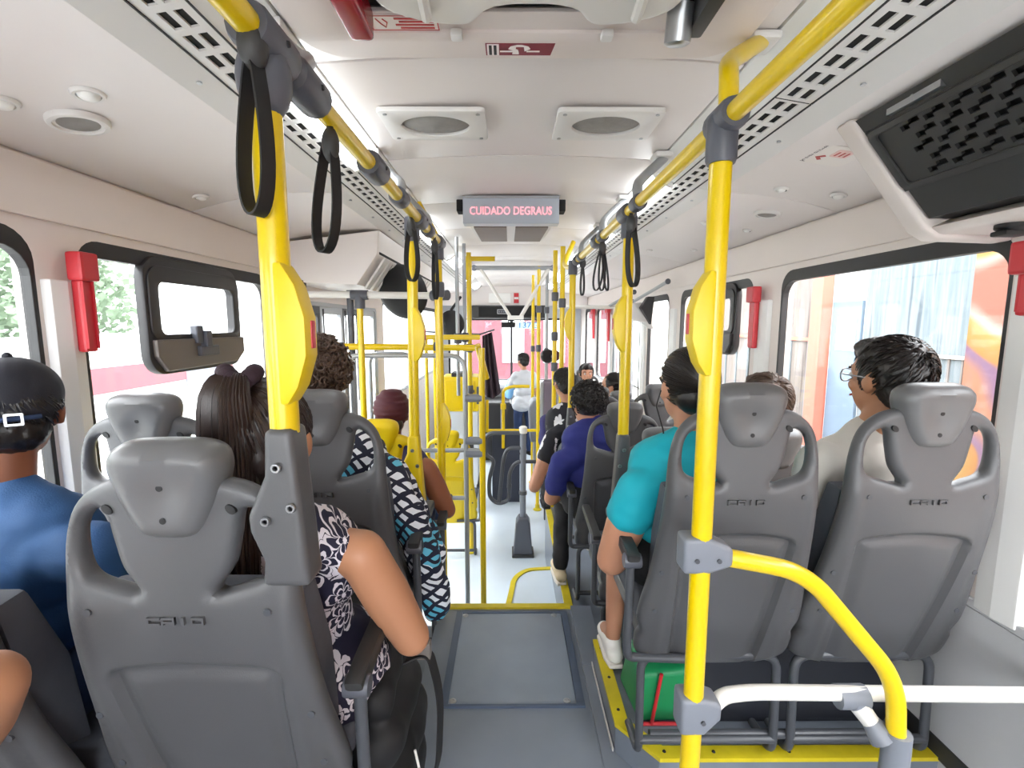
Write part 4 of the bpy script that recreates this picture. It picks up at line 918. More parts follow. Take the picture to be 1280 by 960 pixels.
A = Vector((.885,0,1.872)); B = Vector((1.0,0,1.733)); dv = (B-A); nn = Vector((-dv.z,0,dv.x)).normalized(); nn = nn if nn.x < 0 else -nn
holes = []
for r in range(5):
    for k in range(22):
        y = 1.17-k*.062-(r % 2)*.024; w = .056; h0 = .018+r*.029
        holes.append([(y-w,h0),(y-w*.55,h0),(y-w*.52,h0+.008),(y-.004,h0+.008),(y-.004,h0+.021),(y-w*.46,h0+.021),(y-w*.46,h0+.013),(y-w,h0+.013)])
plate([(-.45,0),(1.255,0),(1.255,dv.length),(-.45,dv.length)], holes, ((0,1,0),dv.normalized(),nn,A), .008).build('slotted_panel', M['darkgrey'], t, False)
plate(rrect(-.44,.004,1.25,dv.length-.004,.02), [rrect(-.42,.016,1.232,dv.length-.016,.015)], ((0,1,0),dv.normalized(),nn,A+nn*.006), .008, .002).build('panel_rim', M['darkgrey'], t, True)
MB().prism([(.90,1.885),(1.01,1.745),(1.02,1.75),(.91,1.89)], -.44, 1.25, AXY).build('panel_backing', M['dark'], t, False)
MB().prism([(1.0,1.733),(1.06,1.665),(1.12,1.665),(XR-.01,1.665),(XR-.01,1.85),(1.02,1.75)], ya, 1.25, AXY).build('lower_recess', M['darkgrey'], t, False)
MB().lathe([(.03,-.02),(.03,.0),(.022,.008)], (1.15,1.13,1.618), (0,0,-1), n=16).build('knob', M['black'], t); MB().box((1.12,1.11,1.600),(1.18,1.15,1.612)).build('knob_grip', M['black'], t, True, .005)
MB().lathe([(.008,-.005),(.008,.006)], (.875,1.10,1.888), nn, n=8).build('hinge', M['metal'], t); MB().box((.868,1.03,1.876),(.88,1.17,1.890)).build('hinge_pin', M['metal'], t, False)
# ------------------------------------------------------------------ hammer boxes
def hammer(label, x, y, z0, z1, sgn, w=.055):
    t = thing('hammer_box', label, 'hammer holder', (x, y, z0), 'red emergency hammer holders'); xi = x-sgn*.022
    a, b = sorted((xi, xi-sgn*.028)); c, d = sorted((xi, xi-sgn*.045))
    MB().box((a,y-w/2,z0),(b,y+w/2,z1-.075)).build('handle_tray', M['red'], t, False, .008); MB().box((c,y-w*.75,z1-.08),(d,y+w*.75,z1)).build('head_box', M['red'], t, False, .008)
    for yy in (y-w/2+.004, y+w/2-.004): MB().box((a-.001 if sgn > 0 else b-.002,yy-.003,z0+.01),(a+.002 if sgn > 0 else b+.006,yy+.003,z1-.08)).build('edge_rib', M['red'], t, False, .001)
hammer('red emergency hammer holder on the near left window post', XL, 1.392, 1.32, 1.60, -1, .040)
hammer('red emergency hammer holder on the right window post, behind the tall pole', XR, 2.50, 1.275, 1.59, 1, .05)
hammer('red emergency hammer holder cut by the right picture edge', XR, 1.17, 1.42, 1.60, 1)
hammer('red emergency hammer holder far right, nearer of two', XR, 6.2, 1.18, 1.62, 1, .10)
hammer('red emergency hammer holder far right, farther of two', XR, 7.30, 1.18, 1.62, 1, .12)
# ------------------------------------------------------------------ left door bay
struct('door_header', MB().prism([(XL+.005,1.63),(-.83,1.612),(-.715,1.775),(-.70,1.90),(XL+.005,1.835)], 2.66, 4.6, ((1,0,0),(0,0,1),(0,1,0))), M['ceil'], False, .006)
hd_ = bpy.data.objects['door_header']; ORG['door_header'] = Vector((0,0,0))
MB().box((XL+.04,2.655,1.60),(XL+.13,2.70,1.635)).build('hinge_block', M['gasket'], hd_, False)
strip([(-.825,1.622),(-.712,1.782)], .01, 2.70, 4.55).build('louver_backing', M['dark'], hd_, False)
for k in range(14):
    y = 2.74+k*.12; MB().prism([(-.815,1.60),(-.70,1.765),(-.69,1.76),(-.805,1.595)], y, y+.07, ((1,0,0),(0,0,1),(0,1,0))).build('louver_slat', M['white'], hd_, False)
def door(n, x, a, b, z0, z1, sgn, leaves):
    d = struct('door_%d' % n, plate(rrect(a,z0,b,z1,.05), [rrect(a+.03,z0+.01,b-.03,z1-.03,.04)], ((0,1,0),(0,0,1),(1,0,0),(x+sgn*.03,0,0)), .05, .003), M['alu']); w = (b-a-.06)/leaves
    for k in range(leaves):
        y0 = a+.03+k*w; lf = plate([(y0+.004,z0+.02),(y0+w-.004,z0+.02),(y0+w-.004,z1-.035),(y0+.004,z1-.035)], [rrect(y0+.035,z0+.25,y0+w-.035,z1-.08,.03)], ((0,1,0),(0,0,1),(1,0,0),(x+sgn*.03,0,0)), .03, .003).build('door_leaf', M['sash'] if (k % 2 == 0 and sgn < 0) else M['alu'], d, False)
        MB().box((x+sgn*.03-.002,y0+.02,z0+.2),(x+sgn*.03+.002,y0+w-.02,z1-.06)).build('pane', M['glass'], lf, False)
        MB().tube([(x-sgn*.03,y0+w*.5,z0+.35),(x-sgn*.03,y0+w*.5,z0+1.35)], .012, 10).build('handle', M['alu'], lf)
        MB().box((x-sgn*.01,y0-.006,z0+.05),(x-sgn*.002,y0+.006,z1-.05)).build('door_seal', M['gasket'], lf, False)
door(1, XL, LD[0], LD[1], LOW+.03, 1.55, -1, 4); door(2, XR, RD[0], RD[1], LOW+.03, 1.55, 1, 3)
t = thing('crossbar', 'white crossbar from the left wall to the third left pole', 'bar', (-.8, 2.65, 1.555))
MB().tube([(XL+.01,2.65,1.562),(-.37,2.65,1.552),(-.335,2.34,1.552)], .019, 14).build('bar', M['steel'], t)
MB().tube([(-.86,2.65,1.557),(-.77,2.65,1.556)], .027, 14).build('joint', M['joint'], t); MB().tube([(-.42,2.65,1.553),(-.33,2.60,1.553)], .028, 14).build('joint', M['joint'], t)
t = thing('round_mirror', 'big black round mirror hanging over the left door', 'mirror', (-.66, 2.98, 1.60))
MB().lathe([(.02,-.055),(.09,-.045),(.15,-.02),(.178,.005),(.182,.018),(.165,.02)], (-.66,2.98,1.60), (.25,.95,-.05), n=36, sq=(.82,1.0)).build('mirror_shell', M['black'], t)
MB().lathe([(.17,.019),(.1,.024),(.01,.026)], (-.66,2.98,1.60), (.25,.95,-.05), n=36, sq=(.82,1.0)).build('mirror_glass', M['metal'], t); MB().tube([(-.64,3.0,1.62),(-.62,3.1,1.9)], .012).build('stalk', M['black'], t)
t = thing('small_mirror', 'smaller black round mirror near the front of the left aisle', 'mirror', (-.42, 3.9, 1.40))
MB().lathe([(.02,-.04),(.07,-.03),(.10,.0),(.10,.015),(.09,.018)], (-.43,3.55,1.40), (.3,.95,0), n=28).build('mirror_shell', M['black'], t); MB().tube([(-.43,3.56,1.5),(-.36,3.6,1.6)], .01).build('stalk', M['black'], t)
t = thing('barrier_rail', 'yellow horizontal barrier rail across the left door bay', 'rail', (-.6, 2.78, 1.27))
MB().tube([(-1.15,2.80,1.272),(-.20,2.80,1.262)], .019, 14).build('upper_rail', M['yellow'], t)
MB().box((-.62,2.92,1.305),(-.18,2.98,1.335)).build('rear_rail', M['yplast'], t, False, .008)
for x in (-.98,-.42): MB().tube([(x-.02,2.80,1.27),(x+.02,2.80,1.27)], .026, 14).build('joint', M['joint'], t)
pth = fillet([(-.98,2.84,-.5),(-.98,2.84,1.215),(-.265,2.84,1.215),(-.265,2.84,-.5)], .10, 8)
MB().tube(pth, .015, 12).build('tube_frame', M['alu'], t)
for z in (.96,.70,.62): MB().tube([(-.265,2.84,z),(-.165,2.84,z)], .024, 14).build('joint', M['lgrey'], t)
MB().tube([(-.98,2.84,.64),(-.165,2.84,.64)], .013, 10).build('mid_tube', M['alu'], t); MB().tube([(-.98,2.84,.34),(-.265,2.84,.34)], .013, 10).build('low_tube', M['alu'], t)
MB().box((-.96,2.845,.36),(-.28,2.85,1.19)).build('barrier_glass', M['glass'], t, False)
MB().tube([(-.165,2.84,LOW),(-.165,2.84,0.9),(-.165,2.84,1.26)], .0185, 14).build('end_post', M['yellow'], t)
MB().tube([(-.20,3.0,1.27),(-.15,3.1,1.05)], .02, 12).build('brace', M['yellow'], t)
t = thing('yellow_cabinet', 'yellow equipment cabinet behind the left barrier glass', 'cabinet', (-.52, 4.95, LOW))
MB().box((-.70,4.9,.50),(-.32,5.25,.86)).build('body', M['yplast'], t, False, .015); MB().box((-.69,4.90,LOW),(-.33,5.24,.50)).build('base', M['palegrey'], t, False, .01)
MB().box((-.66,4.885,.53),(-.36,4.902,.82)).build('door', M['yellow'], t, False, .006); MB().box((-.46,4.872,.70),(-.36,4.888,.73)).build('handle', M['frame'], bpy.data.objects[[o.name for o in t.children if o.name.startswith('door')][0]], False, .004)
MB().box((-.60,4.92,.86),(-.40,5.15,.90)).build('vent', M['darkgrey'], t, False)
MB().box((-.34,4.88,.58),(-.29,4.92,.76)).build('lock_plate', M['frame'], t, False, .004)
t = thing('door_rail', 'pale grey tube rail loop beside the left door glass', 'rail', (-.9, 3.4, .3))
MB().tube(fillet([(-1.05,3.6,LOW),(-1.05,3.6,1.18),(-.74,3.6,1.18),(-.74,3.6,LOW)], .08, 8), .016, 12).build('loop', M['alu'], t); MB().tube([(-1.05,3.6,.75),(-.74,3.6,.75)], .014, 12).build('crosspiece', M['alu'], t)
for k, (u, y, z0, z1) in enumerate(((533,4.4,LOW,1.3),(543,5.2,LOW,1.25))):
    pole(['slim bright yellow pole seen through the barrier glass','second slim bright yellow pole seen through the barrier glass'][k], (u-637)/600*y, y, z0, z1, .016, None, False, True)
# ------------------------------------------------------------------ turnstile
t = thing('turnstile', 'grey turnstile with bent tube arms in the low aisle', 'turnstile', (.11, 4.0, LOW))
MB().prism([(-.085,0),(.085,0),(.080,.05),(.060,.30),(.035,.34),(-.035,.34),(-.060,.30),(-.080,.05)], -.07, .07, ((1,0,0),(0,0,1),(0,1,0),(.115,4.0,LOW))).build('base', M['joint'], t, True, .012, 3)
MB().box((.02,3.91,LOW),(.21,4.09,LOW+.025)).build('base_plate', M['darkgrey'], t, False, .006)
MB().tube([(.115,4.0,LOW+.3),(.115,4.0,.50)], .026, 16).build('post', M['lgrey'], t); MB().lathe([(.034,0),(.034,.05),(.02,.06)], (.115,4.0,.48), n=18).build('cap', M['steel'], t)
MB().lathe([(.035,0),(.035,.03)], (.115,4.0,-.06), n=14).build('collar', M['frame'], t)
def a4(u, v, y=4.0): return tuple(at(u, v, y))
MB().tube(fillet([a4(655,541), a4(606,541), a4(606,568), a4(618,575), a4(611,600), a4(612,622), a4(622,630), a4(636,626), a4(637,605)], .10, 8), .017, 12).build('arm', M['frame'], t)
MB().tube(fillet([a4(655,560), a4(634,560), a4(629,575), a4(624,628)], .08, 8), .017, 12).build('arm', M['frame'], t)
MB().tube(fillet([a4(670,577), a4(645,577), a4(637,590), a4(636,610)], .08, 8), .017, 12).build('arm', M['frame'], t)
t = thing('aisle_barrier', 'yellow horizontal tube barrier behind the turnstile', 'barrier', (.0, 5.2, LOW))
yb_ = 5.2
def a5(u, v): return tuple(at(u, v, yb_))
MB().tube([a5(608,538), a5(700,538)], .017, 12).build('top_tube', M['yellow'], t)
MB().tube(fillet([a5(629,560), a5(629,487), a5(640,483), a5(662,483)], .06, 6), .018, 12).build('post', M['yellow'], t); MB().lathe([(.03,-.03),(.03,.03)], a5(629,508), n=12).build('clamp', M['yplast'], t)
MB().tube([a5(609,540), a5(609,500)], .017, 12).build('post', M['yellow'], t)
MB().box((a5(612,0)[0],5.22,LOW),(a5(651,0)[0],5.26,a5(630,542)[2])).build('dark_panel', pm('navy_panel', '#2d3140', .5), t, False, .01)
# ------------------------------------------------------------------ driver area
t = thing('driver_curtain', 'dark maroon driver curtain hanging at a slant behind the windscreen', 'curtain', (-.35, 6.6, .3))
mb = MB(); n_ = 24
for k in range(n_+1):
    f = k/n_; a = at(603+f*12, 420-5*f, 6.6); b_ = at(603+f*23, 490+8*math.sin(f*3.1), 6.6); w = .022*math.sin(f*19)
    mb.v += [(a.x,a.y+w,a.z),(b_.x,b_.y+w*2,b_.z),(a.x,a.y+w+.008,a.z),(b_.x,b_.y+w*2+.008,b_.z)]
for k in range(n_): i = k*4; mb.f += [(i,i+4,i+5,i+1),(i+2,i+3,i+7,i+6),(i,i+2,i+6,i+4),(i+1,i+5,i+7,i+3)]
mb.f += [(0,1,3,2),(n_*4,n_*4+2,n_*4+3,n_*4+1)]; mb.build('cloth', pm('curtain_cloth', '#2c1c24', .85, bump=.3, bscale=60), t); MB().tube([at(618,412,6.62), at(600,418,6.62), Vector((XL+.01,6.62,1.30))], .012).build('curtain_rod', M['frame'], t)
t = thing('driver_chair', 'black high driver seat below the curtain', 'seat', (-.45, 6.9, LOW))
MB().box((-.42,6.75,-.5),(-.06,6.95,.28)).build('backrest', M['black'], t, True, .04, 3); MB().box((-.42,6.9,-.4),(-.06,7.4,-.12)).build('seat_cushion', M['black'], t, True, .04, 3); MB().box((-.38,6.9,LOW),(-.10,7.35,-.4)).build('base', M['darkgrey'], t, False, .02); MB().box((-.13,6.72,-.35),(-.07,6.78,.2)).build('belt_post', M['lgrey'], t, True, .015)
t = thing('dashboard', 'dark dashboard with a white vented top behind the barrier', 'dashboard', (.15, 7.6, LOW))
MB().box((-.9,7.7,LOW),(.42,8.3,.14)).build('body', M['darkgrey'], t, False, .03); MB().box((.0,7.5,.14),(.40,8.2,.30)).build('white_top', M['white'], t, False, .03); MB().box((.07,7.49,.17),(.26,7.50,.27)).build('vent', M['frame'], t, False)
for k in range(5): MB().box((.075,7.483,.18+k*.018),(.255,7.489,.188+k*.018)).build('vent_slat', M['black'], t, False)
for k in range(3): MB().lathe([(.012,-.004),(.012,.004)], (.30+k*.035,7.495,.22), (0,1,0), n=10).build('knob', M['black'], t)
MB().box((-.9,8.2,.30),(1.1,8.75,.38)).build('windscreen_shelf', M['palegrey'], t, False, .02)
t = thing('fare_machine', 'grey fare box machine on the right by the standing man', 'machine', (.36, 5.6, LOW))
MB().prism([(-.13,.78),(.13,.78),(.15,1.20),(.10,1.28),(-.10,1.28),(-.15,1.20)], -.15, .15, ((1,0,0),(0,0,1),(0,1,0),(.37,5.6,LOW-.15))).build('head', M['lgrey'], t, True, .03, 3); MB().box((.28,5.52,LOW),(.44,5.68,.2)).build('pedestal', M['alu'], t, False, .015); MB().box((.26,5.46,.19),(.48,5.475,.22)).build('yellow_band', M['yplast'], t, False, .003)
t = thing('seat_side_panel', 'purple grey upholstered partition beside the right yellow poles', 'partition', (.40, 4.9, LOW))
MB().box((.33,4.7,.15),(.47,4.78,.85)).build('padded_panel', pm('mauve_grey', '#6f6470', .7, bump=.2), t, True, .03, 3); MB().box((.31,4.70,.15),(.335,4.78,.83)).build('edge', M['alu'], t, False, .006); MB().box((.35,4.71,LOW),(.44,4.77,.16)).build('stand', M['frame'], t, False, .01)
t = thing('ceiling_bracket', 'pale V shaped tube bracket hanging below the front ceiling', 'bracket', (.03, 5.0, 2.0))
q0, q1, q2, q3 = (at(600,335,5.0), at(638,396,5.0), at(651,396,5.0), at(686,335,5.0))
MB().tube([q0,q1], .016, 12).build('left_arm', M['steel'], t); MB().tube([q3,q2], .020, 12).build('right_arm', M['steel'], t); MB().tube([q0-Vector((.05,0,0)),q3+Vector((.03,0,0))], .022, 12).build('top_tube', M['alu'], t); MB().box((q1.x-.03,4.97,q1.z-.03),(q2.x+.03,5.03,q1.z+.012)).build('bottom_plate', M['diff'], t, False, .008)
for p_ in (q0-Vector((.06,0,0)), q3+Vector((.04,0,0))): MB().lathe([(.03,-.02),(.03,.02)], p_, (0,1,0), n=14).build('knuckle', M['lgrey'], t)
t = thing('valve_pole_box', 'black round device clamped to the right yellow poles', 'device', (.33, 4.2, 1.05))
pp = at(684,445,4.2); MB().lathe([(.05,-.03),(.06,-.01),(.06,.03),(.05,.04)], pp, (.3,-1,0), n=22).build('body', M['black'], t); MB().lathe([(.05,-.03),(.055,.0),(.05,.03)], pp+Vector((.06,.04,0)), (.3,-1,0), n=22).build('rear_body', M['maroon'], t); MB().tube([pp+Vector((.03,.0,0)), pp+Vector((.03,.10,.0)), Vector(((693-637)/600*3.95,3.95,pp.z))], .012, 8).build('clamp_arm', M['joint'], t); MB().lathe([(.014,0),(.012,.006)], pp+Vector((-.01,-.036,.0)), (.3,-1,0), n=10).build('lens', M['metal'], t)
# right front fittings
t = thing('right_crossbar', 'pale grey crossbar along the right front doorway', 'bar', (.8, 4.4, 1.55))
MB().tube([(.42,4.62,1.56),(XR-.01,4.62,1.56)], .018, 12).build('bar', M['steel'], t); MB().tube([(1.12,4.4,1.60),(1.20,3.7,1.72)], .014, 10).build('brace', M['alu'], t); MB().tube([(.95,4.62,1.57),(1.10,4.3,1.68)], .014, 10).build('brace', M['alu'], t)
for p_ in ((1.12,4.4,1.60),(1.20,3.7,1.72),(1.10,4.3,1.68)): MB().sphere(p_, .022, 10, 8).build('knuckle', M['joint'], t)
t = thing('door_motor_box', 'white door box with a black wedge end by the right door', 'box', (1.1, 4.1, 1.5))
b0 = at(797,388,4.15); MB().prism([(-.09,-.07),(.05,-.10),(.13,-.16),(.07,.07),(-.07,.06)], -.06, .10, ((1,0,0),(0,0,1),(0,1,0),tuple(b0))).build('white_box', M['white'], t, False, .012); b1 = at(809,386,4.02); MB().prism([(-.055,.01),(.0,.10),(.055,.10),(.035,-.13)], -.02, .05, ((1,0,0),(0,0,1),(0,1,0),tuple(b1))).build('black_wedge', M['gasket'], t, False, .006)
t = thing('route_sign', 'lit blue route sign reading 137G at the top of the windscreen', 'sign', (.25, 8.7, 1.4))
MB().box((.12,8.70,1.32),(.56,8.74,1.43)).build('sign_box', emit('sign_glow', '#c9eaf6', 0.2), t, False, .004); MB().tube([(.2,8.72,1.42),(.2,8.72,1.50),(.2,8.83,1.51)], .008, 8).build('hanger', M['black'], t); MB().tube([(.48,8.72,1.42),(.48,8.72,1.50),(.48,8.83,1.51)], .008, 8).build('hanger', M['black'], t); text_mb('137G', .14, ((1.2,0,0),(0,0,1),(0,-1,0),(.33,8.698,1.375)), .002).build('lettering', M['blue_led'], t, False)
# ------------------------------------------------------------------ people
def cap(mb, p0, r0, p1, r1, n=14):
    p0 = Vector(p0); p1 = Vector(p1); L = (p1-p0).length; ax = (p1-p0).normalized() if L > 1e-6 else Vector((0,0,1)); pr = []
    for k in range(5): a = math.pi/2*(1-k/5); pr.append((max(.0005, r0*math.cos(a)), -r0*math.sin(a)))
    pr.append((r0, 0)); pr.append((r1, L))
    for k in range(1, 6): a = math.pi/2*k/5; pr.append((max(.0005, r1*math.cos(a)), L+r1*math.sin(a)))
    mb.lathe(pr, p0, ax, n=n)
def melt(mb, voxel, it=6, disp=None):
    """one continuous skin round a set of overlapping closed shapes"""
    me = bpy.data.meshes.new('raw'); me.from_pydata(mb.v, [], mb.f); o = bpy.data.objects.new('tmp', me)
    m = o.modifiers.new('r', 'REMESH'); m.mode = 'VOXEL'; m.voxel_size = voxel; m.use_smooth_shade = True
    s = o.modifiers.new('s', 'SMOOTH'); s.iterations = it; s.factor = .5
    out = evaluated(o); bpy.data.objects.remove(o); bpy.data.meshes.remove(me)
    if disp:
        N = len(out.vertices); co = np.empty(N*3, np.float32); no = np.empty(N*3, np.float32)
        out.vertices.foreach_get('co', co); out.vertices.foreach_get('normal', no); co = co.reshape(-1, 3)
        h = np.array([disp(Vector(c)) for c in co.tolist()], np.float32); co += no.reshape(-1, 3)*h[:, None]
        out.vertices.foreach_set('co', co.ravel()); out.update()
    out.polygons.foreach_set('use_smooth', [True]*len(out.polygons))
    return out
def person(label, x, y, seat_z, s=.9, yaw=0, w=1.0, lean=0.0, skin='skin1', hair='hair', style='short', hyaw=0, hpitch=0, hroll=0, hs=1.0, hoff=(0,0,0), shirt='cream', sleeve=.6, pants='blackcloth', shorts=False, shoe='black', arm=1.0,
           J={}, vox=.010, stand=False, eyes=True, hem=0):
    t = thing('person', label, 'person', (x, y, seat_z), None, 0)
    R = Matrix.Rotation(yaw, 3, 'Z'); O = Vector((x, y, seat_z)); Lr = Matrix.Rotation(-lean, 3, 'X'); pz = .10
    def loc(p): return O + (R @ Vector(p))*s
    def tor(p): q = Vector((p[0]*w, p[1], p[2])); return loc((Lr @ q)+Vector((0, 0, pz)))
    jt = {}
    for sd, sg in (('l',-1),('r',1)):
        jt['sh'+sd] = tor((sg*.165,-.005,.42)); jt['el'+sd] = loc((sg*.215*w,.06+.42*math.sin(lean),.27)); jt['wr'+sd] = loc((sg*.11,.29,.20))
        jt['hip'+sd] = loc((sg*.09*w,.02,pz)); jt['kn'+sd] = loc((sg*.11,.44,.10)); jt['an'+sd] = loc((sg*.11,.46,-.33))
    for k, v in J.items(): jt[k] = Vector(v)
    fw = R @ Vector((0, 1, 0))
    def torso(mb, g):
        for a, z, yy, r in ((.07,0,0,.108),(.055,.16,-.008,.098),(.075,.30,.0,.108),(.085,.36,-.005,.095)):
            cap(mb, tor((-a,yy,z)), (r*(.6+.4*w)+g)*s, tor((a,yy,z)), (r*(.6+.4*w)+g)*s)
        i_ = .09 if (sleeve == 0 and g > 0) else 0
        cap(mb, jt['shl'].lerp(jt['shr'], i_), (.056+g-.012*(i_ > 0))*s*(.5+.5*w), jt['shr'].lerp(jt['shl'], i_), (.056+g-.012*(i_ > 0))*s*(.5+.5*w))
        cap(mb, tor((-.085,-.012,.425)), (.045+g)*s, tor((0,-.005,.475)), (.05+g*.6)*s); cap(mb, tor((.085,-.012,.425)), (.045+g)*s, tor((0,-.005,.475)), (.05+g*.6)*s)
    mb = MB(); torso(mb, -.004)
    hc = tor((0,.035,.655)) + Vector(hoff); cap(mb, tor((0,-.008,.45)), .050*s, hc+(R @ Vector((0,-.02,-.05)))*s, .049*s)
    HR = R @ Matrix.Rotation(hyaw, 3, 'Z') @ Matrix.Rotation(hpitch, 3, 'X') @ Matrix.Rotation(hroll, 3, 'Y'); k_ = s*hs
    def H(p): return hc + (HR @ Vector(p))*k_
    def hell(m, c, r, n=18): m.sphere(H(c), tuple(q*k_ for q in r), n, 12, HR)
    hell(mb, (0,-.005,.02), (.076,.095,.100)); hell(mb, (0,.026,-.05), (.056,.064,.066)); hell(mb, (0,.045,-.085), (.032,.036,.028)); hell(mb, (0,.062,.025), (.058,.03,.03))
    cap(mb, H((0,.088,.0)), .009*k_, H((0,.108,-.030)), .014*k_); hell(mb, (0,.086,-.060), (.024,.012,.011)); hell(mb, (.036,.066,-.028), (.022,.02,.018)); hell(mb, (-.036,.066,-.028), (.022,.02,.018))
    for sg in (-1, 1): hell(mb, (sg*.079,-.008,-.012), (.010,.022,.031)); hell(mb, (sg*.083,-.016,-.0), (.010,.014,.022))
    for sd, sg in (('l',-1),('r',1)):
        a, e, wr = jt['sh'+sd], jt['el'+sd], jt['wr'+sd]; A = arm
        cap(mb, a, .054*s*A**.6, a.lerp(e,.5), .050*s*A); cap(mb, a.lerp(e,.5), .050*s*A, e, .041*s*A); cap(mb, e, .041*s*A, e.lerp(wr,.35), .041*s*A); cap(mb, e.lerp(wr,.35), .041*s*A, wr, .027*s)
        d = (wr-e).normalized(); side = d.cross(Vector((0,0,1))); side = side.normalized() if side.length > .05 else Vector((1,0,0)); up = side.cross(d); p0 = wr+d*.05*s
        cap(mb, wr+side*.012*s+d*.02*s, .020*s, p0+side*.022*s+d*.02*s, .017*s); cap(mb, wr-side*.012*s+d*.02*s, .020*s, p0-side*.022*s+d*.02*s, .017*s)
        for f in range(4):
            q = (f-1.5)*.0205*s; ln = (.034,.040,.037,.028)[f]*s; b = p0+side*q+d*.03*s; c1 = b+d*ln-up*.008*s; c2 = c1+d*ln*.65-up*.022*s
            cap(mb, b, .0090*s, c1, .0085*s, 8); cap(mb, c1, .0085*s, c2, .0075*s, 8)
        b = wr-side*sg*.03*s+d*.03*s; c1 = b-side*sg*.022*s+d*.032*s; cap(mb, b, .012*s, c1, .010*s, 8); cap(mb, c1, .010*s, c1+d*.028*s-up*.006*s, .0085*s, 8)
        h, kn, an = jt['hip'+sd], jt['kn'+sd], jt['an'+sd]
        cap(mb, h, .078*s*(.5+.5*w), kn, .056*s); cap(mb, kn, .053*s, kn.lerp(an,.35), .052*s); cap(mb, kn.lerp(an,.35), .052*s, an, .034*s); cap(mb, an, .034*s, an+fw*.13*s+Vector((0,0,-.045*s)), .030*s)
    bd = obj_from('body', off_mesh(melt(mb, vox, 5), O), M[skin], t)
    # shirt
    mb = MB(); torso(mb, .012)
    if hem: cap(mb, tor((-.085,.01,-.03)), .128*s*w, tor((.085,.01,-.03)), .128*s*w); cap(mb, tor((-.08,.01,-hem)), .138*s*w, tor((.08,.01,-hem)), .138*s*w)
    for sd in 'lr':
        a, e, wr = jt['sh'+sd], jt['el'+sd], jt['wr'+sd]; A = arm
        if 0 < sleeve <= 1: cap(mb, a, (.054*A**.6+.012)*s, a.lerp(e, sleeve), (.050*A+.013)*s)
        elif sleeve > 1: cap(mb, a, .066*A*s, e, .056*A*s); cap(mb, e, .056*A*s, e.lerp(wr, min(.95, sleeve-1)), .044*s)
    fold = lambda c: .006*noise.noise(Vector((c.x*9+x*3, c.y*9, c.z*16)))+.004*noise.noise(Vector((c.x*24, c.y*24, c.z*30)))
    obj_from('shirt', off_mesh(melt(mb, vox, 5, fold), O), M[shirt], t)
    # trousers
    mb = MB(); cap(mb, loc((-.075*w,0,pz)), (.122 if hem < .05 else .098)*s*(.5+.5*w), loc((.075*w,0,pz)), (.122 if hem < .05 else .098)*s*(.5+.5*w))
    for sd in 'lr':
        h, kn, an = jt['hip'+sd], jt['kn'+sd], jt['an'+sd]
        if shorts: cap(mb, h, .09*s, h.lerp(kn,.85), .078*s)
        else: cap(mb, h, .09*s, kn, .068*s); cap(mb, kn, .068*s, an+Vector((0,0,.01)), .052*s)
    obj_from('trousers', off_mesh(melt(mb, vox*1.1, 4, fold), O), M[pants], t)
    mbs = MB()
    for sd in 'lr':
        an = jt['an'+sd]; mb = MB(); b = an+Vector((0,0,-.062*s)); cap(mb, b-fw*.035*s, .040*s, b+fw*.15*s, .036*s); cap(mb, b+fw*.06*s+Vector((0,0,.012)), .040*s, an+Vector((0,0,-.02)), .042*s)
        so = obj_from('shoe', off_mesh(melt(mb, .008, 4), O), M[shoe], t)
        MB().prism([(-.065*s,-.03*s),(.065*s*.0,-.042*s),(.15*s,-.036*s),(.185*s,0),(.15*s,.036*s),(0,.042*s),(-.065*s,.03*s)], -.014*s, .006*s, (fw, Vector((0,0,1)).cross(fw), (0,0,1), b+Vector((0,0,-.038*s)))).build('sole', M['sticker'] if shoe != 'black' else M['black'], so, True, .005)
    if eyes:
        for sg in (-1, 1):
            e = obj_from('eye', MB().sphere(H((sg*.031,.080,.006)), .0105*k_, 12, 8).mesh('eye', True, off=O), M['eyew'], t)
            obj_from('iris', MB().sphere(H((sg*.031,.0868,.006)), .0062*k_, 10, 6).mesh('iris', True, off=O), M['hair'], e)
        mb = MB()
        for sg in (-1, 1): mb.tube([H((sg*.016,.094,.028)), H((sg*.034,.090,.033)), H((sg*.052,.076,.028))], .004*k_, 6)
        obj_from('eyebrows', mb.mesh('brow', True, off=O), M['hair'], t)
        obj_from('mouth', MB().tube([H((-.02,.094,-.061)), H((0,.099,-.060)), H((.02,.094,-.061))], .0035*k_, 6).mesh('mouth', True, off=O), pm('lips', '#9c5346', .5), t)
    rng = random.Random(int(x*1000)+int(y*100))
    # hair
    if style in ('short', 'bun', 'tail', 'nape'):
        mb = MB(); hell(mb, (0,-.020,.026), (.084,.099,.098), 24); hell(mb, (0,-.055,-.03), (.068,.060,.06))
        if style == 'short': hell(mb, (0,.02,.075), (.066,.066,.05)); hell(mb, (.0,.05,.085), (.055,.045,.033)); hell(mb, (.072,.008,.01), (.014,.022,.04)); hell(mb, (-.072,.008,.01), (.014,.022,.04))
        ha = .0055 if style == 'short' else .0015
        hm = melt(mb, .007, 3, lambda c: ha*noise.noise(c*55)+ha*.7*noise.noise(Vector((c.x*160,c.y*160,c.z*60))))
        ho = obj_from('hair', off_mesh(hm, O), M[hair], t); smb = MB()
        cen = Vector((0,-.020,.026)); rad = Vector((.085,.100,.099))
        def srf(d, k=1.0): return cen+Vector((d.x*rad.x, d.y*rad.y, d.z*rad.z))*k
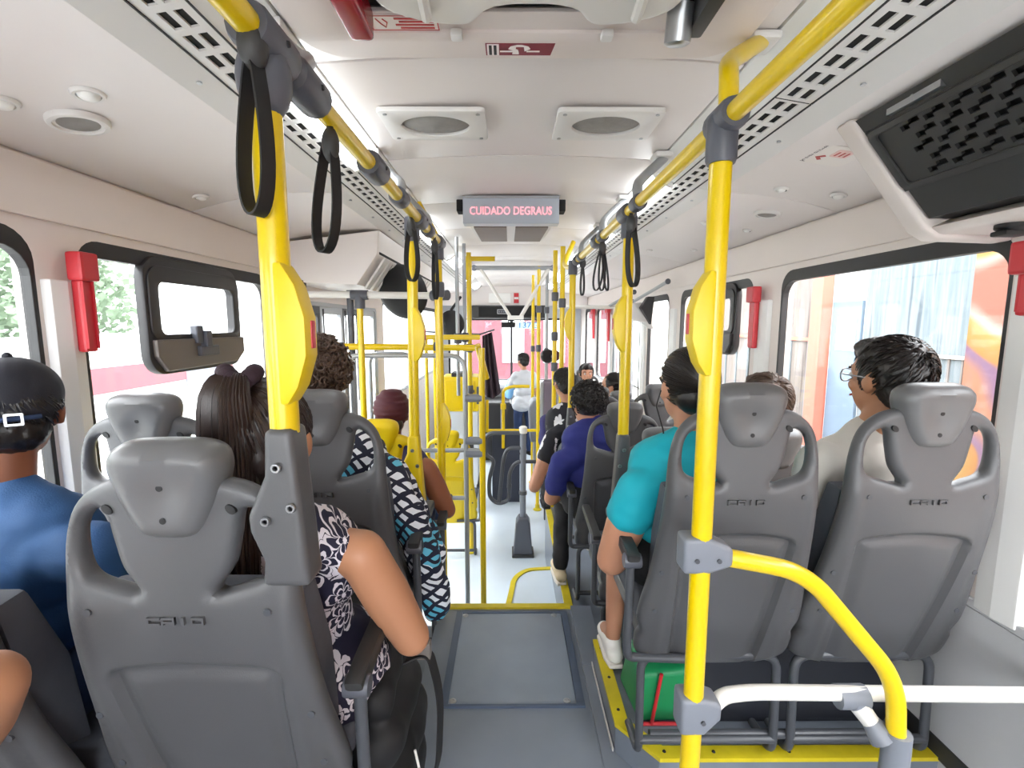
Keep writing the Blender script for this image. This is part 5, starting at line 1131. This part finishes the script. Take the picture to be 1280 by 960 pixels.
        if style == 'short':
            for i in range(520):
                d = Vector((rng.gauss(0,1), rng.gauss(-.3,1), rng.gauss(.5,.8))).normalized()
                if d.z < -.55 or (d.y > .55 and d.z < .45): continue
                f = Vector((d.x*.4+rng.uniform(-.4,.4), .55, -.6)).normalized(); f = (f-d*f.dot(d)).normalized(); P = [H(srf(d, .97)), H(srf(d, 1.035)+f*.016), H(srf(d, 1.0)+f*.034)]
                smb.tube(P, [.0028*k_,.0026*k_,.0008*k_], 4)
        else:
            G = {'bun': Vector((0,-.9,.15)), 'tail': Vector((-.15,-.55,.85)), 'nape': Vector((0,-.95,-.3))}[style].normalized()
            for i in range(420):
                d = Vector((rng.gauss(0,1), rng.gauss(0,1), rng.gauss(-.1,1))).normalized()
                if d.dot(G) > .8 or d.z < -.75 or (d.y > .62 and d.z < .35): continue
                P = [];
                for q in range(8):
                    f = q/7*.96; v = (d*(1-f)+G*f).normalized(); P.append(H(srf(v, 1.0+.012*math.sin(f*math.pi)+rng.uniform(0,.006))))
                smb.tube(P, [.0022*k_]*8, 4)
            if style == 'bun':
                for i in range(70):
                    a0 = rng.uniform(0,6.28); tl = rng.uniform(-.8,.8); P = []
                    for q in range(9): a = a0+q*.5; P.append(H(Vector((.0,-.135,.03))+Vector((math.cos(a)*.034*math.cos(tl), tl*.022, math.sin(a)*.034*math.cos(tl)*1.1))*1.0))
                    smb.tube(P, .0042*k_, 5)
        if smb.v: obj_from('hair_strands', smb.mesh('strands', True, off=O), M[hair], ho)
        jt['hair'] = ho
    elif style == 'curly':
        mb = MB(); hell(mb, (0,-.018,.03), (.088,.100,.100), 24); base = obj_from('hair', off_mesh(melt(mb, .008, 2), O), M[hair], t); mb = MB()
        for i in range(420):
            d = Vector((rng.gauss(0,1), rng.gauss(-.35,1), rng.gauss(.25,.9))).normalized()
            if d.z < -.62 or (d.y > .5 and d.z < .4): continue
            c = Vector((0,-.018,.03))+Vector((d.x*.092,d.y*.104,d.z*.103))*rng.uniform(.97,1.12); u = d.orthogonal().normalized(); v = d.cross(u); r = rng.uniform(.008,.015); P = []; a0 = rng.uniform(0,6.28)
            for q in range(9): a = a0+q*.85; P.append(H(c+u*math.cos(a)*r+v*math.sin(a)*r+d*(q-4)*.0022))
            mb.tube(P, .0036*k_, 5)
        obj_from('hair_curls', mb.mesh('curls', True, off=O), M[hair], base)
    t['_h'] = 0; del t['_h']
    return t, H, HR, k_, jt, O
def off_mesh(me, O):
    me.transform(Matrix.Translation(-O)); return me
def child(mb, name, mat, par, O, bevel=0): return obj_from(name, mb.mesh(name, True, bevel, 2, O), mat, par)
# --- woman with the ponytail, nearest left seat
t, H, HR, k, jt, O = person('woman with a high dark ponytail in a navy dress printed with white flowers', -.515, 1.03, .55, .80, 0, 1.32, -.09, 'skin2', 'hairb', 'tail', 0, -.12, 0, 1.30, (0,0,0), 'floral', 0, 'blackcloth', arm=1.28,
    J={'elr': (-.225,1.02,.69), 'wrr': (-.36,1.26,.66), 'shr': (-.305,.94,.93), 'ell': (-.78,1.0,.70)}, vox=.008, hem=.04)
smb = MB(); rng = random.Random(3); G = Vector((-.015,-.070,.115))
for i in range(230):
    a = rng.uniform(0,6.28); r = math.sqrt(rng.random()); sx = math.cos(a)*r; sy = math.sin(a)*r; P = []; L = rng.uniform(.85,1.05)
    for q in range(12):
        f = q/11*L; w_ = .020+.050*math.sin(min(1,f*1.25)*math.pi*.5)*(1-.35*f); P.append(H(G+Vector((-.005-.012*f+sx*w_, -.018-.030*math.sin(min(1,f*2.2)*1.57)+.075*max(0,f-.35)+sy*w_*.35, .018-.46*f*f-.02*f+.02*math.sin(f*3)))))
    smb.tube(P, [.0030*k]*11+[.0008*k], 4)
child(smb, 'ponytail', M['hairb'], t, O); smb = MB()
for i in range(14):
    a = i/14*6.283; smb.sphere(H(G+Vector((math.cos(a)*.026, -.012+math.sin(a)*.020, .012+.010*math.sin(a*2+1)))), .017*k, 10, 8)
child(smb, 'scrunchie', pm('scrunchie_velvet', '#2a1722', .8, bump=.4, bscale=150), t, O)
# black bag beside her
t = thing('shoulder_bag', 'black cloth bag hanging at the aisle side of the floral dress woman', 'bag', (-.27, 1.05, .10))
mb = MB(); 
for a, b_, r in (((-.30,.99,.56),(-.32,1.16,.56),.045),((-.30,.98,.46),(-.31,1.22,.44),.065),((-.31,.98,.33),(-.31,1.24,.31),.080),((-.31,.99,.22),(-.31,1.22,.20),.075)): cap(mb, a, r, b_, r)
obj_from('bag_body', off_mesh(melt(mb, .010, 4, lambda c: .010*noise.noise(c*12)), ORG[t.name]), M['blackcloth'], t)
MB().ribbon(fillet([(-.25,1.06,.60),(-.195,1.07,.62),(-.168,1.07,.50),(-.175,1.05,.30),(-.26,1.05,.18)], .08, 6), (.3,1,.0), .030, .004).build('strap', M['blackcloth'], t)
MB().box((-.225,1.06,.60),(-.19,1.085,.64)).build('buckle', M['tray'], t, True, .004); MB().tube(fillet([(-.22,1.0,.42),(-.205,.99,.36),(-.21,.985,.28),(-.25,.98,.22)], .04, 5), .003).build('white_cord', M['steel'], t)
# --- man with cap
t, H, HR, k, jt, O = person('man in a black cap and blue denim shirt by the near left window', -1.05, .98, .55, .88, 0, 1.0, .0, 'skin3', 'hair', 'short', .62, 0, 0, 1.0, (0,0,0), 'denim', 1.9, 'jeans', J={'shr': (-.845,.93,.94), 'elr': (-.785,1.0,.70), 'ell': (-1.16,1.02,.70), 'shl': (-1.15,.95,.93)}, vox=.008)
mb = MB(); mb.sphere(H((0,-.015,.045)), (.094*k,.112*k,.090*k), 26, 16, HR); mb.sphere(H((0,-.05,.02)), (.085*k,.075*k,.06*k), 20, 12, HR)
cp = obj_from('cap', off_mesh(melt(mb, .007, 4), O), M['cap'], t)
child(MB().prism([(-.075,.07),(-.07,.13),(-.03,.17),(.03,.17),(.07,.13),(.075,.07)], -.004, .004, ((HR@Vector((1,0,0)))*k, (HR@Vector((0,1,-.15)))*k, (HR@Vector((0,0,1)))*k, H((0,0,.045)))), 'brim', M['cap'], cp, O)
child(MB().sphere(H((0,-.015,.135)), .010*k, 10, 6), 'cap_button', M['cap'], cp, O)
mb = MB(); mb.tube([H((-.06+.012*i, -.105-.020*math.sin(i/10*math.pi)*1.0, .000)) for i in range(11)], .0055*k, 8); child(mb, 'adjuster_strap', M['jeans'], cp, O)
child(plate(rrect(-.016,-.014,.016,.014,.003), [rrect(-.011,-.009,.011,.009,.002)], ((HR@Vector((1,0,0)))*k, (HR@Vector((0,0,1)))*k, (HR@Vector((0,-1,0)))*k, H((.02,-.133,.0))), .004), 'buckle', M['metal'], cp, O)
# --- curly haired passenger
t, H, HR, k, jt, O = person('passenger with bushy curly brown hair wrapped in a blue and white checked shawl', -.60, 1.61, .55, .88, .05, 1.15, -.08, 'skin2', 'curl', 'curly', .1, 0, 0, 1.12, (-.03,0,.01), 'shawl', .95, 'jeans', arm=1.25, J={'shr': (-.395,1.55,.90), 'elr': (-.285,1.62,.58), 'wrr': (-.34,1.86,.56)}, vox=.009)
mb = MB(); pts = [(-.40,1.50,.93),(-.335,1.49,.80),(-.29,1.50,.66),(-.262,1.53,.52),(-.255,1.55,.44)]
for a, b_ in zip(pts[:-1], pts[1:]): cap(mb, a, .058, b_, .052)
obj_from('shawl_end', off_mesh(melt(mb, .009, 4, lambda c: .008*noise.noise(Vector((c.x*30,c.y*30,c.z*8)))), O), M['shawl'], t)
# --- maroon cap passenger in the yellow seat
t, H, HR, k, jt, O = person('passenger in a maroon knitted cap with a bare brown arm, in the yellow seat', -.545, 2.23, .335, .86, 0, 1.1, -.1, 'skin3', 'hair', 'none', 0, .05, 0, 1.02, (0,0,0), 'purple', 0, 'jeans', arm=1.25, J={'shr': (-.385,2.14,.74), 'elr': (-.30,2.20,.52), 'wrr': (-.36,2.42,.46)}, vox=.011)
mb = MB(); mb.sphere(H((0,-.012,.035)), (.094*k,.112*k,.105*k), 26, 16, HR); obj_from('knitted_cap', off_mesh(melt(mb, .009, 3, lambda c: .003*math.sin(c.z*260)), O), M['maroon'], t)
mb = MB(); mb.sphere(H((0,-.07,-.04)), (.07*k,.055*k,.05*k), 18, 10, HR); child(mb, 'hair_nape', M['hair'], t, O)
# --- teal woman
t, H, HR, k, jt, O = person('woman in a teal shirt with dark tied hair behind the guard rail', .535, 1.46, .585, .84, .06, 1.15, -.11, 'skin1', 'hair', 'nape', .12, -.12, .0, 1.12, (-.005,.0,-.005), 'teal', .26, 'blackcloth', True, 'white_shoe', 1.42,
    J={'shl': (.375,1.35,.91), 'ell': (.320,1.42,.67), 'wrl': (.42,1.66,.66), 'knl': (.415,1.72,.60), 'anl': (.395,1.70,.215)}, vox=.008)
child(MB().tube([H((-.088,.0,-.01)), H((-.10,.01,-.06)), H((-.085,.0,-.13)), H((-.06,.03,-.2))], .0022), 'earphone_cord', M['black'], t, O)
mb = MB(); 
for i in range(26): a = i*.9; mb.sphere(H(Vector((.012*math.cos(a)*1.6,-.115-.01*math.sin(a*1.7),-.02-.006*i*.8))), .022*k*(1-.02*i), 8, 6)
obj_from('tied_hair', off_mesh(melt(mb, .008, 3), O), M['hair'], t)
# --- man with glasses
t, H, HR, k, jt, O = person('man with black hair and glasses in a cream shirt by the right window', 1.05, 1.45, .585, .87, .30, 1.0, -.12, 'skin2', 'hair', 'short', -.05, 0, 0, 1.14, (0.045,-.02,.0), 'cream', 1.6, 'blackcloth', J={'shl': (.905,1.36,1.00), 'ell': (.865,1.37,.74), 'wrl': (.93,1.62,.68), 'shr': (1.11,1.42,.95), 'elr': (1.12,1.5,.72), 'wrr': (1.08,1.66,.68), 'knl': (.95,1.68,.62), 'knr': (1.12,1.69,.62), 'anl': (.95,1.62,.2), 'anr': (1.12,1.62,.2)}, vox=.008, hem=.02, arm=1.1)
mb = MB()
for sg in (-1, 1): mb.tube([H((sg*.034+.026*math.cos(a*math.pi/10), .106-.008*abs(math.cos(a*math.pi/10)), .002+.020*math.sin(a*math.pi/10))) for a in range(21)], .0022*k, 6); mb.tube([H((sg*.060,.100,.008)), H((sg*.082,.06,.008)), H((sg*.086,-.01,.006))], .0022*k, 6)
mb.tube([H((-.010,.106,.004)), H((.010,.106,.004))], .0022*k, 6); child(mb, 'glasses', M['metal'], t, O)
# --- passenger beyond
person('passenger with greying brown hair seen through the right seat handle', 1.07, 2.06, .325, .96, 0, 1.0, -.17, 'skin2', 'curl', 'short', 0, 0, 0, 1.1, (0,0,0.02), 'palegrey', .6, 'jeans', vox=.012)
# --- indigo shirt man
person('man with curly black hair in an indigo t-shirt leaning towards the aisle', .475, 2.58, .345, .90, .12, 1.12, .10, 'skin1', 'hair', 'curly', .25, -.12, 0, 1.08, (-.03,-.02,-.07), 'navy', .62, 'blackcloth', False, 'tan_shoe', 1.15,
    J={'shl': (.285,2.52,.66), 'ell': (.235,2.62,.42), 'wrl': (.33,2.82,.40), 'knl': (.335,2.86,.36), 'anl': (.305,2.74,-.045)}, vox=.010)
# --- printed shirt
person('passenger in a black shirt with white print, elbow out over the aisle', .43, 3.33, .325, .88, .1, 1.05, .15, 'skin1', 'hair', 'short', .2, -.2, 0, 1.0, (-.03,-.03,-.0), 'blots', .38, 'blackcloth', False, 'black', 1.15, J={'shl': (.29,3.18,.63), 'ell': (.165,3.10,.32), 'wrl': (.25,3.36,.36)}, vox=.012)
tg = thing('purple_bag', 'small purple cloth bag on the lap of the printed shirt passenger', 'bag', (.31, 3.62, .5)); mb = MB(); cap(mb, (.285,3.60,.66), .055, (.30,3.66,.52), .075); cap(mb, (.30,3.64,.50), .08, (.34,3.70,.42), .07)
obj_from('bag_body', off_mesh(melt(mb, .010, 4, lambda c: .008*noise.noise(c*14)), ORG[tg.name]), M['purple'], tg); MB().box((.255,3.56,.47),(.285,3.58,.50)).build('red_tag', M['red'], tg, True, .005)
# --- facing man
person('young man facing backwards with short dark hair, by the far right window', .865, 5.40, .195, .86, math.pi, 1.0, .0, 'skin1', 'hair', 'short', 0, 0, 0, 1.08, (0,0,0), 'palegrey', .6, 'jeans', vox=.012)
# --- woman with bun
person('woman with a dark bun looking sideways on the far right', .915, 4.22, .175, .90, .3, 1.0, -.1, 'skin1', 'hair', 'bun', .85, 0, 0, 1.1, (-.02,0,0), 'palegrey', .6, 'jeans', vox=.012)
# --- standing man
sx, sy = .215, 7.25
t, H, HR, k, jt, O = person('standing man in a pale grey shirt and blue jeans by the windscreen', sx, sy, .15, .92, .45, .95, .0, 'skin1', 'hair', 'short', .15, -.1, 0, 1.05, (0,0,0), 'palegrey', .7, 'jeans', False, 'black', 1.0,
    J={'knl': (sx-.09,sy+.02,-.15), 'anl': (sx-.10,sy,-.53), 'knr': (sx+.09,sy+.03,-.15), 'anr': (sx+.09,sy-.01,-.53), 'ell': (sx-.22,sy+.08,.42), 'wrl': (sx-.16,sy+.2,.40), 'elr': (sx+.20,sy+.02,.40), 'wrr': (sx+.18,sy+.2,.32)}, vox=.012, hem=.06)
tg = thing('blue_jacket', 'light blue folded cloth over the arm of the standing man', 'cloth', (sx-.2, sy+.1, .45)); mb = MB(); cap(mb, (sx-.19,sy+.14,.52), .06, (sx-.24,sy+.20,.32), .075); cap(mb, (sx-.18,sy+.08,.46), .06, (sx-.22,sy+.16,.28), .05)
obj_from('cloth', off_mesh(melt(mb, .012, 3, lambda c: .01*noise.noise(c*14)), ORG[tg.name]), M['lightblue'], tg)
# --- neighbour whose elbow shows at the left edge
S['LW0'] = seat('grey window seat beside the camera, outside the left edge', -1.0, -.12, .03)
person('passenger beside the camera whose bare elbow enters at the left edge', -.97, .13, .505, .90, 0, 1.1, .0, 'skin2', 'hair', 'short', 0, 0, 0, 1.0, (0,0,0), 'denim', .25, 'jeans', arm=1.2, J={'shr': (-.77,.20,1.0), 'elr': (-.655,.55,.95), 'wrr': (-.84,.66,.72), 'knr': (-.86,.50,.6), 'anr': (-.86,.45,.2), 'knl': (-1.05,.50,.6), 'anl': (-1.05,.45,.2)}, vox=.010)
# --- green bag under the right seat
t = thing('shopping_bag', 'green shopping bag with red piping under the right aisle seat', 'bag', (.5, 1.42, .10))
mb = MB().add([(.42,1.42,.105),(.60,1.42,.105),(.62,1.62,.105),(.40,1.62,.105),(.41,1.40,.29),(.61,1.40,.31),(.60,1.55,.33),(.42,1.56,.31)], [(0,3,2,1),(4,5,6,7),(0,1,5,4),(1,2,6,5),(2,3,7,6),(3,0,4,7)]); mb.build('bag_body', M['green'], t, True, .02, 3)
MB().tube([(.42,1.41,.11),(.60,1.41,.11)], .006, 8).build('piping', M['red'], t); MB().tube([(.46,1.408,.11),(.48,1.39,.30)], .006, 8).build('piping', M['red'], t)
# --- portals help the sampler find the daylight in the real window openings
for k_, (x, wins, sg) in enumerate(((XL-.1, LW+[LD], 1), (XR+.1, RW+[RD], -1))):
    for a, b in wins:
        li = bpy.data.lights.new('window_portal', 'AREA'); li.shape = 'RECTANGLE'; li.size = 1.0; li.size_y = b-a; li.cycles.is_portal = True
        o = bpy.data.objects.new('window_portal', li); COL.objects.link(o); o.location = (x, (a+b)/2, 1.15); o.rotation_euler = (0, -sg*math.pi/2, 0)
for o in list(bpy.data.objects):
    if o.type == 'MESH' and o.parent is None and 'kind' not in o and 'label' not in o: print('untagged', o.name)

bpy.data.scenes.remove(WORK)
